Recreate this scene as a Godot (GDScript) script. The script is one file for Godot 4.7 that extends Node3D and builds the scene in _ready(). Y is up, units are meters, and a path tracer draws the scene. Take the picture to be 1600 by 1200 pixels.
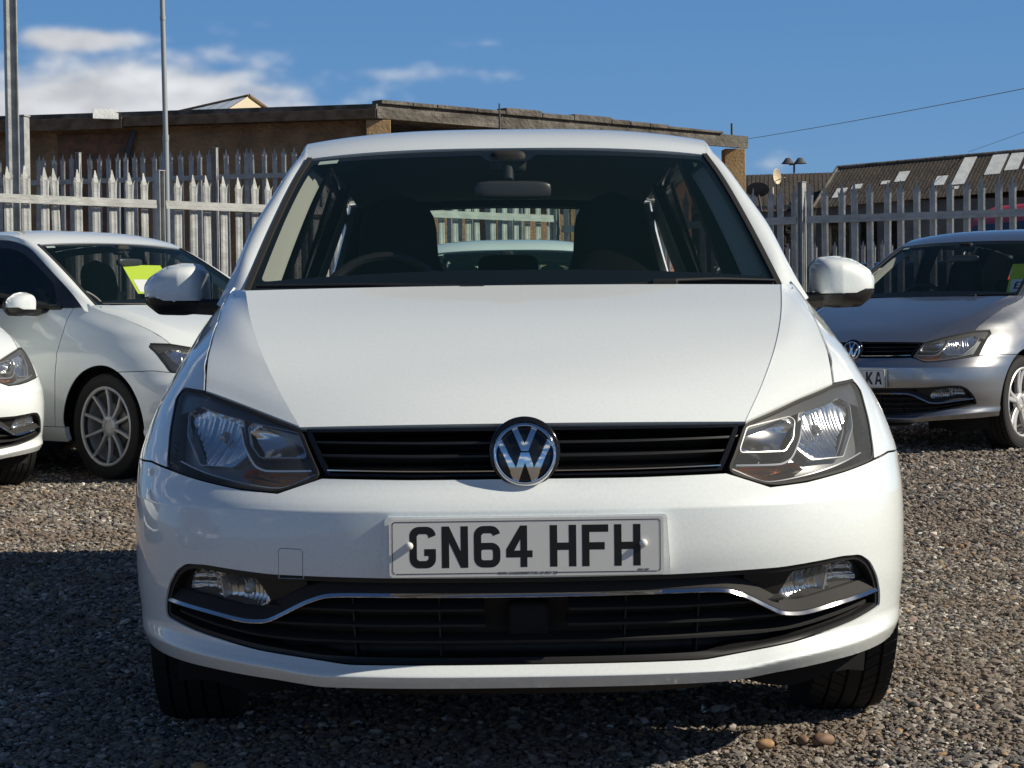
extends Node3D

# ---------------------------------------------------------------- small maths
class Tab:  # a smooth table y(x) that never overshoots
	var x := PackedFloat64Array()
	var y := PackedFloat64Array()
	var m := PackedFloat64Array()
	func _init(t: Array) -> void:
		for i in range(0, t.size(), 2):
			x.append(t[i]); y.append(t[i + 1])
		var n := x.size()
		var d := PackedFloat64Array()
		for i in n - 1:
			d.append((y[i + 1] - y[i]) / (x[i + 1] - x[i]))
		m.append(d[0])
		for i in range(1, n - 1):
			if d[i - 1] * d[i] <= 0.0:
				m.append(0.0)
			else:
				var h0 := x[i] - x[i - 1]
				var h1 := x[i + 1] - x[i]
				var w1 := 2.0 * h1 + h0
				var w2 := h1 + 2.0 * h0
				m.append((w1 + w2) / (w1 / d[i - 1] + w2 / d[i]))
		m.append(d[n - 2])
	func at(v: float) -> float:
		var n := x.size()
		if v <= x[0]:
			return y[0] + m[0] * (v - x[0])
		if v >= x[n - 1]:
			return y[n - 1] + m[n - 1] * (v - x[n - 1])
		var i := x.bsearch(v) - 1
		i = clampi(i, 0, n - 2)
		var h := x[i + 1] - x[i]
		var t := (v - x[i]) / h
		var q := 1.0 - t
		return y[i] * (1 + 2 * t) * q * q + m[i] * h * t * q * q + y[i + 1] * t * t * (3 - 2 * t) - m[i + 1] * h * t * t * q

class Crv:  # a smooth space curve through points given as x, y, z triples, t = 0..1
	var a: Tab
	var b: Tab
	var c: Tab
	func _init(p: Array) -> void:
		var n := p.size()
		var ts := [0.0]
		for i in range(1, n):
			ts.append(ts[i - 1] + (p[i] - p[i - 1]).length())
		var ta := []; var tb := []; var tc := []
		for i in n:
			var t: float = ts[i] / ts[n - 1]
			ta.append_array([t, p[i].x]); tb.append_array([t, p[i].y]); tc.append_array([t, p[i].z])
		a = Tab.new(ta); b = Tab.new(tb); c = Tab.new(tc)
	func at(t: float) -> Vector3:
		return Vector3(a.at(t), b.at(t), c.at(t))

class MB:  # collects triangles with their normals
	var v := PackedVector3Array()
	var n := PackedVector3Array()
	var uv := PackedVector2Array()
	var ix := PackedInt32Array()
	func add(p: Vector3, nn: Vector3, t := Vector2.ZERO) -> int:
		v.append(p); n.append(nn); uv.append(t)
		return v.size() - 1
	func tri(a: int, b: int, c: int) -> void:
		var f := (v[b] - v[a]).cross(v[c] - v[a])
		if f.length_squared() < 1e-18:
			return
		if f.dot(n[a] + n[b] + n[c]) > 0.0:
			ix.append_array([a, c, b])
		else:
			ix.append_array([a, b, c])
	func quad(a: int, b: int, c: int, d: int) -> void:
		tri(a, b, c); tri(a, c, d)
	func flat(p: Array, nn: Vector3) -> void:
		var k := []
		for q in p:
			k.append(add(q, nn))
		for i in range(1, k.size() - 1):
			tri(k[0], k[i], k[i + 1])
	func mesh() -> ArrayMesh:
		var arr := []
		arr.resize(Mesh.ARRAY_MAX)
		arr[Mesh.ARRAY_VERTEX] = v
		arr[Mesh.ARRAY_NORMAL] = n
		arr[Mesh.ARRAY_TEX_UV] = uv
		arr[Mesh.ARRAY_INDEX] = ix
		var am := ArrayMesh.new()
		am.add_surface_from_arrays(Mesh.PRIMITIVE_TRIANGLES, arr)
		return am

func lin(r: float, g: float, b: float, a := 1.0) -> Color:
	return Color(r, g, b, a).linear_to_srgb()

func steps(a: float, b: float, n: int) -> PackedFloat64Array:
	var o := PackedFloat64Array()
	for i in n + 1:
		o.append(lerpf(a, b, float(i) / n))
	return o

func mirrored(p: PackedVector2Array) -> PackedVector2Array:
	var o := PackedVector2Array()
	for i in range(p.size() - 1, -1, -1):
		o.append(Vector2(-p[i].x, p[i].y))
	return o

func side_of(p: PackedVector2Array, s: int) -> PackedVector2Array:
	return p if s > 0 else mirrored(p)

func both(p: PackedVector2Array) -> PackedVector2Array:  # a right-hand outline closed by its mirror image
	var o := p.duplicate()
	for q in mirrored(p):
		if absf(q.x) > 0.002:
			o.append(q)
	return o

func pts(a: Array) -> PackedVector2Array:
	var o := PackedVector2Array()
	for i in range(0, a.size(), 2):
		o.append(Vector2(a[i], a[i + 1]))
	return o

func rounded(p: PackedVector2Array, r: float) -> PackedVector2Array:  # corners cut to small arcs
	var o := PackedVector2Array()
	var n := p.size()
	for i in n:
		var a := p[(i + n - 1) % n]
		var b := p[i]
		var c := p[(i + 1) % n]
		var ra := minf(r, 0.4 * (a - b).length())
		var rc := minf(r, 0.4 * (c - b).length())
		var s := b + (a - b).normalized() * ra
		var e := b + (c - b).normalized() * rc
		for k in 5:
			var t := k / 4.0
			o.append(s * (1 - t) * (1 - t) + b * 2.0 * t * (1 - t) + e * t * t)
	return o

func inset(p: PackedVector2Array, d: float) -> PackedVector2Array:
	var r := Geometry2D.offset_polygon(p, -d, Geometry2D.JOIN_MITER)
	if r.is_empty():
		return p
	var best: PackedVector2Array = r[0]
	for q in r:
		if q.size() > best.size():
			best = q
	return best

func dense(p: PackedVector2Array, step: float) -> PackedVector2Array:
	var o := PackedVector2Array()
	for i in p.size():
		var a := p[i]
		var b := p[(i + 1) % p.size()]
		var k := maxi(1, ceili((b - a).length() / step))
		for j in k:
			o.append(a.lerp(b, float(j) / k))
	return o

func smooth_line(p: PackedVector2Array, step: float) -> PackedVector2Array:  # open, corners eased
	var o := PackedVector2Array()
	var n := p.size()
	for i in n - 1:
		var p0 := p[maxi(i - 1, 0)]
		var p1 := p[i]
		var p2 := p[i + 1]
		var p3 := p[mini(i + 2, n - 1)]
		var k := maxi(1, ceili((p2 - p1).length() / step))
		for j in k:
			o.append(_cr(p0, p1, p2, p3, float(j) / k))
	o.append(p[n - 1])
	return o

func _cr(p0: Vector2, p1: Vector2, p2: Vector2, p3: Vector2, t: float) -> Vector2:
	var d := (p2 - p1).length()
	var m1 := (p2 - p0).normalized() * d * 0.7
	var m2 := (p3 - p1).normalized() * d * 0.7
	var t2 := t * t
	var t3 := t2 * t
	return p1 * (2 * t3 - 3 * t2 + 1) + m1 * (t3 - 2 * t2 + t) + p2 * (3 * t2 - 2 * t3) + m2 * (t3 - t2)

# ---------------------------------------------------------------- shapes
func nrm(f: Callable, a: float, b: float, sgn: float, e := 0.0015) -> Vector3:
	var da: Vector3 = f.call(a + e, b) - f.call(a - e, b)
	var db: Vector3 = f.call(a, b + e) - f.call(a, b - e)
	return da.cross(db).normalized() * sgn

func grid(mb: MB, f: Callable, ss: PackedFloat64Array, ts: PackedFloat64Array, sgn: float) -> void:
	var ids := PackedInt32Array()
	var ns := ss.size()
	var nt := ts.size()
	var es := (ss[ns - 1] - ss[0]) * 0.0008
	var et := (ts[nt - 1] - ts[0]) * 0.0008
	for j in nt:
		for i in ns:
			var s := ss[i]
			var t := ts[j]
			var p: Vector3 = f.call(s, t)
			var s0 := s - (es if i > 0 else 0.0)
			var s1 := s + (es if i < ns - 1 else 0.0)
			var t0 := t - (et if j > 0 else 0.0)
			var t1 := t + (et if j < nt - 1 else 0.0)
			var nn: Vector3 = (f.call(s1, t) - f.call(s0, t)).cross(f.call(s, t1) - f.call(s, t0)).normalized() * sgn
			ids.append(mb.add(p, nn, Vector2(s, t)))
	for j in nt - 1:
		for i in ns - 1:
			mb.quad(ids[j * ns + i], ids[j * ns + i + 1], ids[(j + 1) * ns + i + 1], ids[(j + 1) * ns + i])

# the part of the surface f(a, b) inside the outline poly and outside the holes, with rims turned inwards by flange
func panel(mb: MB, f: Callable, poly: PackedVector2Array, holes: Array, us: PackedFloat64Array, vs: PackedFloat64Array, sgn: float, flange := 0.0, hole_flange := -1.0) -> void:
	var lo := poly[0]
	var hi := poly[0]
	for q in poly:
		lo = lo.min(q); hi = hi.max(q)
	if Geometry2D.is_polygon_clockwise(poly):
		poly = poly.duplicate(); poly.reverse()
	var seen := {}
	for i in us.size() - 1:
		if us[i + 1] <= lo.x or us[i] >= hi.x:
			continue
		for j in vs.size() - 1:
			if vs[j + 1] <= lo.y or vs[j] >= hi.y:
				continue
			var cell := PackedVector2Array([Vector2(us[i], vs[j]), Vector2(us[i + 1], vs[j]), Vector2(us[i + 1], vs[j + 1]), Vector2(us[i], vs[j + 1])])
			var got: Array = Geometry2D.intersect_polygons(cell, poly)
			for h in holes:
				var next := []
				for g in got:
					for r in Geometry2D.clip_polygons(g, h):
						if not Geometry2D.is_polygon_clockwise(r):
							next.append(r)
				got = next
			for g in got:
				var tr := Geometry2D.triangulate_polygon(g)
				var k := PackedInt32Array()
				for q in g:
					var key := Vector2i(roundi(q.x * 50000.0), roundi(q.y * 50000.0))
					if not seen.has(key):
						seen[key] = mb.add(f.call(q.x, q.y), nrm(f, q.x, q.y, sgn), q)
					k.append(seen[key])
				for t in range(0, tr.size(), 3):
					mb.tri(k[tr[t]], k[tr[t + 1]], k[tr[t + 2]])
	if flange > 0.0:
		rim(mb, f, poly, sgn, flange, 1.0)
	var hf := flange if hole_flange < 0.0 else hole_flange
	if hf > 0.0:
		for h in holes:
			rim(mb, f, h, sgn, hf, -1.0)

func rim(mb: MB, f: Callable, poly: PackedVector2Array, sgn: float, depth: float, outw: float) -> void:
	if Geometry2D.is_polygon_clockwise(poly):
		poly = poly.duplicate(); poly.reverse()
	var p := dense(poly, 0.02)
	var n := p.size()
	var P := []; var N := []
	for i in n:
		P.append(f.call(p[i].x, p[i].y)); N.append(nrm(f, p[i].x, p[i].y, sgn))
	for i in n:
		var j := (i + 1) % n
		var t: Vector3 = (P[j] - P[i])
		if t.length_squared() < 1e-12:
			continue
		var o: Vector3 = t.cross(N[i]).normalized() * outw * sgn
		var q2: Vector2 = p[i].lerp(p[j], 0.5)
		var side2 := Vector2((p[j] - p[i]).y, -(p[j] - p[i]).x).normalized() * 0.002
		var off: Vector3 = f.call(q2.x + side2.x, q2.y + side2.y) - f.call(q2.x, q2.y)
		if o.dot(off) * outw < 0.0:
			o = -o
		var a := mb.add(P[i], o); var b := mb.add(P[j], o)
		var c := mb.add(P[j] - N[j] * depth, o); var d := mb.add(P[i] - N[i] * depth, o)
		mb.quad(a, b, c, d)

# a bar of the cross-section sec (x = out of the surface, y = up) along a line on the surface f
func bar(mb: MB, f: Callable, line: PackedVector2Array, sec: PackedVector2Array, sgn: float, closed := false) -> void:
	var fr := []
	var n := line.size()
	for i in n:
		var a: Vector2 = line[(i + n - 1) % n] if closed else line[maxi(i - 1, 0)]
		var b: Vector2 = line[(i + 1) % n] if closed else line[mini(i + 1, n - 1)]
		var t: Vector3 = (f.call(b.x, b.y) - f.call(a.x, a.y)).normalized()
		var nn := nrm(f, line[i].x, line[i].y, sgn)
		var up := nn.cross(t).normalized()
		if not closed and up.y < 0.0:
			up = -up
		fr.append([f.call(line[i].x, line[i].y), nn, up])
	sweep(mb, fr, sec, closed)

func sweep(mb: MB, fr: Array, sec: PackedVector2Array, closed := false) -> void:
	var n := fr.size()
	var m := sec.size()
	var ctr := Vector2.ZERO
	for q in sec:
		ctr += q / m
	for k in m:
		var a := sec[k]
		var b := sec[(k + 1) % m]
		var e := Vector2((b - a).y, -(b - a).x).normalized()
		if e.dot((a + b) * 0.5 - ctr) < 0.0:
			e = -e
		var ids := []
		for i in n:
			var nn: Vector3 = fr[i][1] * e.x + fr[i][2] * e.y
			ids.append([mb.add(fr[i][0] + fr[i][1] * a.x + fr[i][2] * a.y, nn), mb.add(fr[i][0] + fr[i][1] * b.x + fr[i][2] * b.y, nn)])
		for i in (n if closed else n - 1):
			var j := (i + 1) % n
			mb.quad(ids[i][0], ids[i][1], ids[j][1], ids[j][0])
	if not closed:
		for i in [0, n - 1]:
			var dir: Vector3 = fr[0][0] - fr[1][0] if i == 0 else fr[n - 1][0] - fr[n - 2][0]
			var p := []
			for q in sec:
				p.append(fr[i][0] + fr[i][1] * q.x + fr[i][2] * q.y)
			mb.flat(p, dir.normalized())

func tube(mb: MB, path: Array, r: float, sides: int, r2 := -1.0) -> void:
	var n := path.size()
	var ids := []
	for i in n:
		var t: Vector3 = (path[mini(i + 1, n - 1)] - path[maxi(i - 1, 0)]).normalized()
		var a := t.cross(Vector3.UP if absf(t.y) < 0.9 else Vector3.RIGHT).normalized()
		var b := t.cross(a)
		var rr := r if r2 < 0.0 else lerpf(r, r2, float(i) / (n - 1))
		var row := []
		for k in sides:
			var d := a * cos(TAU * k / sides) + b * sin(TAU * k / sides)
			row.append(mb.add(path[i] + d * rr, d))
		ids.append(row)
	for i in n - 1:
		for k in sides:
			mb.quad(ids[i][k], ids[i][(k + 1) % sides], ids[i + 1][(k + 1) % sides], ids[i + 1][k])
	for e in [0, n - 1]:
		var dir: Vector3 = (path[0] - path[1] if e == 0 else path[n - 1] - path[n - 2]).normalized()
		var p := []
		for k in sides:
			p.append(mb.v[ids[e][k]])
		mb.flat(p, dir)

# a turned shape: profile of (radius, along), about the axis of xf's x
func lathe(mb: MB, prof: PackedVector2Array, segs: int, xf: Transform3D, hard := 0.6) -> void:
	var n := prof.size()
	var en := []
	for i in n - 1:
		var d := (prof[i + 1] - prof[i]).normalized()
		en.append(Vector2(d.y, -d.x))
	for i in n - 1:
		var na: Vector2 = en[i]
		var nb: Vector2 = en[i]
		if i > 0 and en[i - 1].dot(en[i]) > hard:
			na = (en[i - 1] + en[i]).normalized()
		if i < n - 2 and en[i + 1].dot(en[i]) > hard:
			nb = (en[i + 1] + en[i]).normalized()
		var prev := []
		for k in segs + 1:
			var c := cos(TAU * k / segs)
			var s := sin(TAU * k / segs)
			var r := xf.basis.y * c + xf.basis.z * s
			var now := [mb.add(xf.origin + r * prof[i].x + xf.basis.x * prof[i].y, (r * na.x + xf.basis.x * na.y).normalized()),
				mb.add(xf.origin + r * prof[i + 1].x + xf.basis.x * prof[i + 1].y, (r * nb.x + xf.basis.x * nb.y).normalized())]
			if k > 0:
				mb.quad(prev[0], prev[1], now[1], now[0])
			prev = now

func box(mb: MB, c: Vector3, size: Vector3, bev := 0.004, bs := Basis.IDENTITY) -> void:
	var h := size * 0.5
	var ax := [Vector3.RIGHT, Vector3.UP, Vector3.BACK]
	var id := {}
	for sx in [-1, 1]:
		for sy in [-1, 1]:
			for sz in [-1, 1]:
				var s := Vector3(sx, sy, sz)
				for a in 3:
					var p := Vector3.ZERO
					for q in 3:
						p[q] = s[q] * (h[q] if q == a else h[q] - bev)
					id[Vector4i(sx, sy, sz, a)] = mb.add(c + bs * p, (bs * (ax[a] * s[a])).normalized())
	for a in 3:
		var b := (a + 1) % 3
		var d := (a + 2) % 3
		for sa in [-1, 1]:
			var q := []
			for w in [[-1, -1], [1, -1], [1, 1], [-1, 1]]:
				var k := Vector4i(0, 0, 0, a)
				k[a] = sa; k[b] = w[0]; k[d] = w[1]
				q.append(id[_k(k, a)])
			mb.quad(q[0], q[1], q[2], q[3])
			for sb in [-1, 1]:
				var e := []
				for w in [[a, -1], [a, 1], [b, 1], [b, -1]]:
					var k := Vector4i(0, 0, 0, 0)
					k[a] = sa; k[b] = sb; k[d] = w[1]
					e.append(id[_k(k, w[0])])
				mb.quad(e[0], e[1], e[2], e[3])
	for sx in [-1, 1]:
		for sy in [-1, 1]:
			for sz in [-1, 1]:
				mb.tri(id[Vector4i(sx, sy, sz, 0)], id[Vector4i(sx, sy, sz, 1)], id[Vector4i(sx, sy, sz, 2)])

func _k(k: Vector4i, a: int) -> Vector4i:
	return Vector4i(k[0], k[1], k[2], a)

func prism(mb: MB, poly: PackedVector2Array, z0: float, z1: float, xf := Transform3D.IDENTITY, holes := []) -> void:
	var work := [poly]
	if holes.size():
		var lo := poly[0]
		var hi := poly[0]
		for q in poly:
			lo = lo.min(q); hi = hi.max(q)
		work = []
		var mid: float = (holes[0] as PackedVector2Array)[0].x
		var cx := 0.0
		for q in holes[0]:
			cx += q.x / holes[0].size()
		mid = cx
		for half in [[lo.x - 1.0, mid], [mid, hi.x + 1.0]]:
			var slab := PackedVector2Array([Vector2(half[0], lo.y - 1), Vector2(half[1], lo.y - 1), Vector2(half[1], hi.y + 1), Vector2(half[0], hi.y + 1)])
			for g in Geometry2D.intersect_polygons(poly, slab):
				var got := [g]
				for h in holes:
					var next := []
					for q in got:
						next.append_array(Geometry2D.clip_polygons(q, h))
					got = next
				work.append_array(got)
	for g in work:
		var tr := Geometry2D.triangulate_polygon(g)
		for zz in [z0, z1]:
			var nn: Vector3 = (xf.basis.z * (1.0 if zz == maxf(z0, z1) else -1.0)).normalized()
			var k := []
			for q in g:
				k.append(mb.add(xf * Vector3(q.x, q.y, zz), nn))
			for t in range(0, tr.size(), 3):
				mb.tri(k[tr[t]], k[tr[t + 1]], k[tr[t + 2]])
	for ring in [poly] + holes:
		var inner: bool = ring != poly
		var cw := Geometry2D.is_polygon_clockwise(ring)
		for i in ring.size():
			var a: Vector2 = ring[i]
			var b: Vector2 = ring[(i + 1) % ring.size()]
			var o := Vector2((b - a).y, -(b - a).x).normalized()
			if cw != inner:
				o = -o
			mb.flat([xf * Vector3(a.x, a.y, z0), xf * Vector3(b.x, b.y, z0), xf * Vector3(b.x, b.y, z1), xf * Vector3(a.x, a.y, z1)], (xf.basis * Vector3(o.x, o.y, 0)).normalized())

# ---------------------------------------------------------------- naming
func obj(called: String, mesh: Variant, m: Material, parent: Node = self, at := Vector3.ZERO) -> MeshInstance3D:
	var o := MeshInstance3D.new()
	o.name = called
	o.mesh = mesh.mesh() if mesh is MB else mesh
	o.material_override = m
	o.position = at
	parent.add_child(o, true)
	return o

func group(called: String, parent: Node, at := Vector3.ZERO) -> Node3D:
	var o := Node3D.new()
	o.name = called
	o.position = at
	parent.add_child(o, true)
	return o

func tag(o: Node, label: String, category: String, grp := "") -> Node:
	o.set_meta("label", label)
	o.set_meta("category", category)
	if grp:
		o.set_meta("group", grp)
	return o

func setting(o: Node, label: String, category: String) -> Node:
	tag(o, label, category)
	o.set_meta("kind", "structure")
	return o

# ---------------------------------------------------------------- the hatchback: nose at z = 0 looking along +z, wheels on y = 0
var NOSE := Tab.new([.165, -.050, .19, -.026, .208, -.009, .2115, -.0065, .215, -.0095, .228, -.026, .245, -.041, .30, -.035, .385, -.012, .46, -.002, .527, -.0025, .5365, -.0068, .585, -.045, .64, -.066, .69, -.088, .76, -.14, .85, -.24])
var LIPRISE := Tab.new([0.0, 0.0, .325, 0.0, .35, .001, .42, .0105, .61, .0255, .75, .034, 1.0, .036])
var HALF := Tab.new([.165, .778, .20, .818, .27, .840, .38, .847, .50, .847, .585, .846, .65, .831, .704, .811, .76, .779, .80, .753, .85, .70])
var ROUND := Tab.new([.2, 2.75, .45, 2.75, .60, 2.5, .75, 2.2, .9, 2.0])
var LIFT := Tab.new([.5, 1.0, .65, 1.02, 1.1, 1.4, 1.6, 1.6, 2.6, 1.65, 3.97, 1.65])
var TAPER := Tab.new([0.0, 1.0, 2.0, 1.0, 3.0, .985, 3.97, .96])
var TAIL := Tab.new([.165, .06, .25, .02, .45, .0, .56, .01, .60, .05, .80, .07, 1.05, .14])

func body(u: float, y: float) -> Vector3:  # u: 0 nose, 1 front axle, 2 rear axle, 3 tail; negative on the other side
	var sg := 1.0 if u >= 0.0 else -1.0
	var a := absf(u)
	if a > 3.0:
		a = 6.0 - a
		sg = -sg
	var xi := 1.0
	var z := 0.0
	if a <= 1.0:
		var n := ROUND.at(y)
		var ph := PI / 2.0 * pow(a, 1.3)
		xi = pow(sin(ph), 2.0 / n)
		var zo := NOSE.at(maxf(y - LIPRISE.at(a) * (1.0 - smoothstep(.255, .34, y)), .172))
		z = zo - (0.80 + zo) * (1.0 - pow(maxf(cos(ph), 0.0), 2.0 / n))
	elif a <= 2.0:
		z = -(0.80 + (a - 1.0) * 2.45)
	else:
		var ph := PI / 2.0 * pow(3.0 - a, 1.3)
		xi = pow(sin(ph), 2.0 / 3.4)
		var to := TAIL.at(y)
		z = -3.25 - (0.72 - to) * pow(maxf(cos(ph), 0.0), 2.0 / 3.4)
	var k := LIFT.at(-z)
	var ys := y if y < 0.585 else 0.585 + (y - 0.585) / k
	var w := HALF.at(ys)
	# the pressed line along the flanks
	if a > 0.9:
		var q := (y - 0.70 - 0.015 * (a - 1.0)) / 0.03
		w += 0.006 * exp(-q * q) * smoothstep(0.95, 1.15, a)
	return Vector3(sg * w * xi * TAPER.at(-z), y, z)

func u_at(z: float, y: float) -> float:
	if z <= -0.80 and z >= -3.25:
		return 1.0 + (-z - 0.80) / 2.45
	var lo := 0.02 if z > -0.80 else 2.0
	var hi := 1.0 if z > -0.80 else 2.98
	for i in 40:
		var mid := (lo + hi) * 0.5
		if body(mid, y).z > z:
			lo = mid
		else:
			hi = mid
	return (lo + hi) * 0.5

func arch(zc: float, r: float, a0: float, a1: float, n: int) -> PackedVector2Array:  # angle 0 towards the nose
	var o := PackedVector2Array()
	for i in n + 1:
		var a := deg_to_rad(lerpf(a0, a1, float(i) / n))
		var y := 0.30 + r * sin(a)
		o.append(Vector2(u_at(zc + r * cos(a), y), y))
	return o

func deeper(d: float) -> Callable:  # the body's surface pushed inwards
	return func(u: float, y: float) -> Vector3:
		var p := body(u, y)
		return p - _plan(u, y) * d

func _plan(u: float, y: float) -> Vector3:
	var t := body(u + 0.004, y) - body(u - 0.004, y)
	return Vector3(-t.z, 0, t.x).normalized()

var US: PackedFloat64Array
var VS: PackedFloat64Array
const HL := [.788, .757, .697, .752, .559, .724, .423, .684, .408, .672, .343, .591, .416, .562, .493, .567, .587, .58, .695, .597, .72, .641, .761, .706, .791, .735]
const OPENING := [0, .231, .281, .231, .453, .252, .603, .278, .690, .297, .684, .329, .667, .364, .640, .397, .607, .415, .555, .417, .416, .406, .214, .402, 0, .401]
const SEAM := [.695, .752, .732, .787, .79, .823, .84, .845, .925, .875, 1.01, .905, 1.065, .935, 1.10, .96, 1.112, .972]
const BEAD := .0024

func side_x(z: float, y: float) -> float:
	return (0.735 - 0.365 * (y - 0.96) - 0.04 * (y - 0.96) * (y - 0.96)) * TAPER.at(-z) - .022 * smoothstep(-1.45, -1.12, z)

func flank(sg: float) -> Callable:
	return func(z: float, y: float) -> Vector3:
		return Vector3(sg * side_x(z, y), y, z)

func belt(z: float) -> float:
	return lerpf(0.962, 1.005, clampf((-z - 1.2) / 2.2, 0.0, 1.0))

var screen_edge := Crv.new([Vector3(.662, .915, -.97), Vector3(.640, 1.02, -1.155), Vector3(.606, 1.16, -1.395), Vector3(.573, 1.28, -1.618), Vector3(.549, 1.347, -1.755)])
var roof_edge := Crv.new([Vector3(.549, 1.347, -1.755), Vector3(.559, 1.383, -1.86), Vector3(.567, 1.413, -2.02), Vector3(.569, 1.428, -2.35), Vector3(.563, 1.422, -2.8), Vector3(.551, 1.393, -3.2), Vector3(.530, 1.340, -3.58)])
var rail_top := Tab.new([1.08, .938, 1.30, 1.080, 1.55, 1.216, 1.83, 1.346, 2.02, 1.382, 2.35, 1.397, 2.8, 1.390, 3.2, 1.360, 3.62, 1.300])  # the outer edge of pillar and rail, by -z

func rail_outer(z: float) -> Vector3:
	var y := rail_top.at(-z)
	return Vector3(side_x(z, y), y, z)

func shell_paint() -> Array:
	return ["front_bumper", "bonnet", "wing", "door", "rear_quarter", "tailgate", "rear_bumper", "roof", "roof_rail", "sill", "tow_cover", "mirror_cap", "number_plate_plinth", "door_handle"]

func make_car() -> Node3D:
	var car := Node3D.new()
	car.name = "parked_car"
	US = PackedFloat64Array()
	for i in 41:
		US.append(i * 0.025)
	for i in range(1, 31):
		US.append(1.0 + i / 30.0)
	for i in range(1, 26):
		US.append(2.0 + i * 0.04)
	for i in range(1, 16):
		US.append(3.0 + i * 0.04)
	var neg := PackedFloat64Array()
	for i in range(US.size() - 1, 0, -1):
		neg.append(-US[i])
	neg.append_array(US)
	US = neg
	VS = PackedFloat64Array([.15, .165, .178, .19, .194, .198, .202, .206, .2095, .2125, .2155, .219, .222, .225, .228, .231, .234, .237, .240, .243, .246, .25, .255, .262, .27, .285, .30, .33, .36, .39, .42, .46, .50, .518, .526, .532, .538, .545, .56, .575, .583, .59, .6, .615, .63, .65, .67, .69, .71, .73, .75, .77, .79, .81, .83, .85, .87, .89, .91, .93, .95, .97, .99, 1.01])
	var out := func(u: float, y: float) -> Vector3: return body(u, y)
	# --- front bumper
	var r := pts([0, .184, .342, .184, .424, .1935, .567, .2035, .713, .2095])
	for q in arch(-.80, .335, -14.0, 63.5, 12):
		r.append(q)
	r.append_array(pts([.773, .606, .695, .597, .587, .58, .493, .567, .416, .562, .343, .591, .194, .5885, 0, .589]))
	var hole := rounded(both(pts(OPENING)), 0.012)
	var mb := MB.new()
	var tow := pts([-.398, .398, -.397, .453, -.393, .458, -.355, .457, -.351, .452, -.352, .398])
	panel(mb, out, inset(both(r), BEAD), [hole, tow], US, VS, 1.0, 0.006, 0.03)
	obj("front_bumper", mb, M.paint, car)
	mb = MB.new()
	panel(mb, out, Geometry2D.clip_polygons(inset(tow, .0011), hole)[0], [], US, VS, 1.0, 0.006)
	obj("tow_cover", mb, M.paint, car)
	# --- wings
	for s in [1, -1]:
		r = pts([.695, .597, .72, .641, .761, .706, .791, .735, .788, .757, .697, .752])
		r = inset(r, 0.0)
		var w := pts([.773, .606, .695, .597, .72, .641, .761, .706, .791, .735, .788, .757])
		w.append_array(pts(SEAM))
		w.append_array(PackedVector2Array([Vector2(u_at(-1.10, .985), .985), Vector2(u_at(-1.205, .985), .985), Vector2(u_at(-1.205, .6), .6), Vector2(u_at(-1.215, .285), .285), Vector2(u_at(-1.13, .285), .285)]))
		w.append_array(arch(-.80, .335, 178.0, 63.5, 22))
		mb = MB.new()
		panel(mb, out, inset(side_of(w, s), .0018), [], US, VS, 1.0, 0.005)
		obj("wing", mb, M.paint, car)
		# --- doors, sill, quarter
		var dd := PackedVector2Array()
		for z in [-1.205, -1.5, -1.8, -2.22]:
			dd.append(Vector2(u_at(z, .9), belt(z)))
		dd.append_array(PackedVector2Array([Vector2(u_at(-2.24, .6), .6), Vector2(u_at(-2.24, .285), .285), Vector2(u_at(-1.215, .285), .285), Vector2(u_at(-1.205, .6), .6)]))
		mb = MB.new()
		panel(mb, out, inset(side_of(dd, s), .0009), [], US, VS, 1.0, 0.005)
		obj("door", mb, M.paint, car)
		dd = PackedVector2Array()
		for z in [-2.22, -2.5, -2.8, -3.08]:
			dd.append(Vector2(u_at(z, .9), belt(z)))
		dd.append(Vector2(u_at(-3.06, .62), .62))
		dd.append_array(arch(-3.27, .345, 68.0, 165.0, 1).slice(0, 1))
		dd.append_array(arch(-3.27, .345, 60.0, 0.0, 8))
		dd.append_array(PackedVector2Array([Vector2(u_at(-2.92, .285), .285), Vector2(u_at(-2.24, .285), .285), Vector2(u_at(-2.24, .6), .6)]))
		mb = MB.new()
		panel(mb, out, inset(side_of(dd, s), .0009), [], US, VS, 1.0, 0.005)
		obj("door", mb, M.paint, car)
		dd = PackedVector2Array([Vector2(u_at(-1.13, .2), .2), Vector2(u_at(-1.13, .282), .282), Vector2(u_at(-2.93, .282), .282), Vector2(u_at(-2.93, .2), .2)])
		mb = MB.new()
		panel(mb, out, side_of(dd, s), [], US, VS, 1.0, 0.03)
		obj("sill", mb, M.paint, car)
		dd = PackedVector2Array([Vector2(u_at(-3.06, .62), .62), Vector2(u_at(-3.08, .9), belt(-3.08)), Vector2(2.45, 1.0), Vector2(2.5, .62), Vector2(2.3, .60)])
		dd.append_array(arch(-3.27, .345, 118.0, 68.0, 8))
		mb = MB.new()
		panel(mb, out, inset(side_of(dd, s), .0009), [], US, VS, 1.0, 0.005)
		obj("rear_quarter", mb, M.paint, car)
		mb = MB.new()
		for z in [-2.12, -2.95]:
			var pz := body(u_at(z, .80) * s, .80)
			box(mb, pz + Vector3(s * 0.022, 0, 0), Vector3(.018, .026, .19), .007)
			for e in [-.08, .08]:
				box(mb, pz + Vector3(s * 0.008, 0, e), Vector3(.03, .02, .022), .004)
		obj("door_handle", mb, M.paint, car)
	# --- tail
	r = PackedVector2Array([Vector2(2.5, .62), Vector2(2.48, 1.0), Vector2(3.52, 1.0), Vector2(3.5, .62)])
	mb = MB.new()
	panel(mb, out, inset(r, .002), [], US, VS, 1.0, 0.005)
	obj("tailgate", mb, M.paint, car)
	r = arch(-3.27, .345, 200.0, 118.0, 10)
	r.append_array(pts([2.3, .60, 2.5, .616]))
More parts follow.
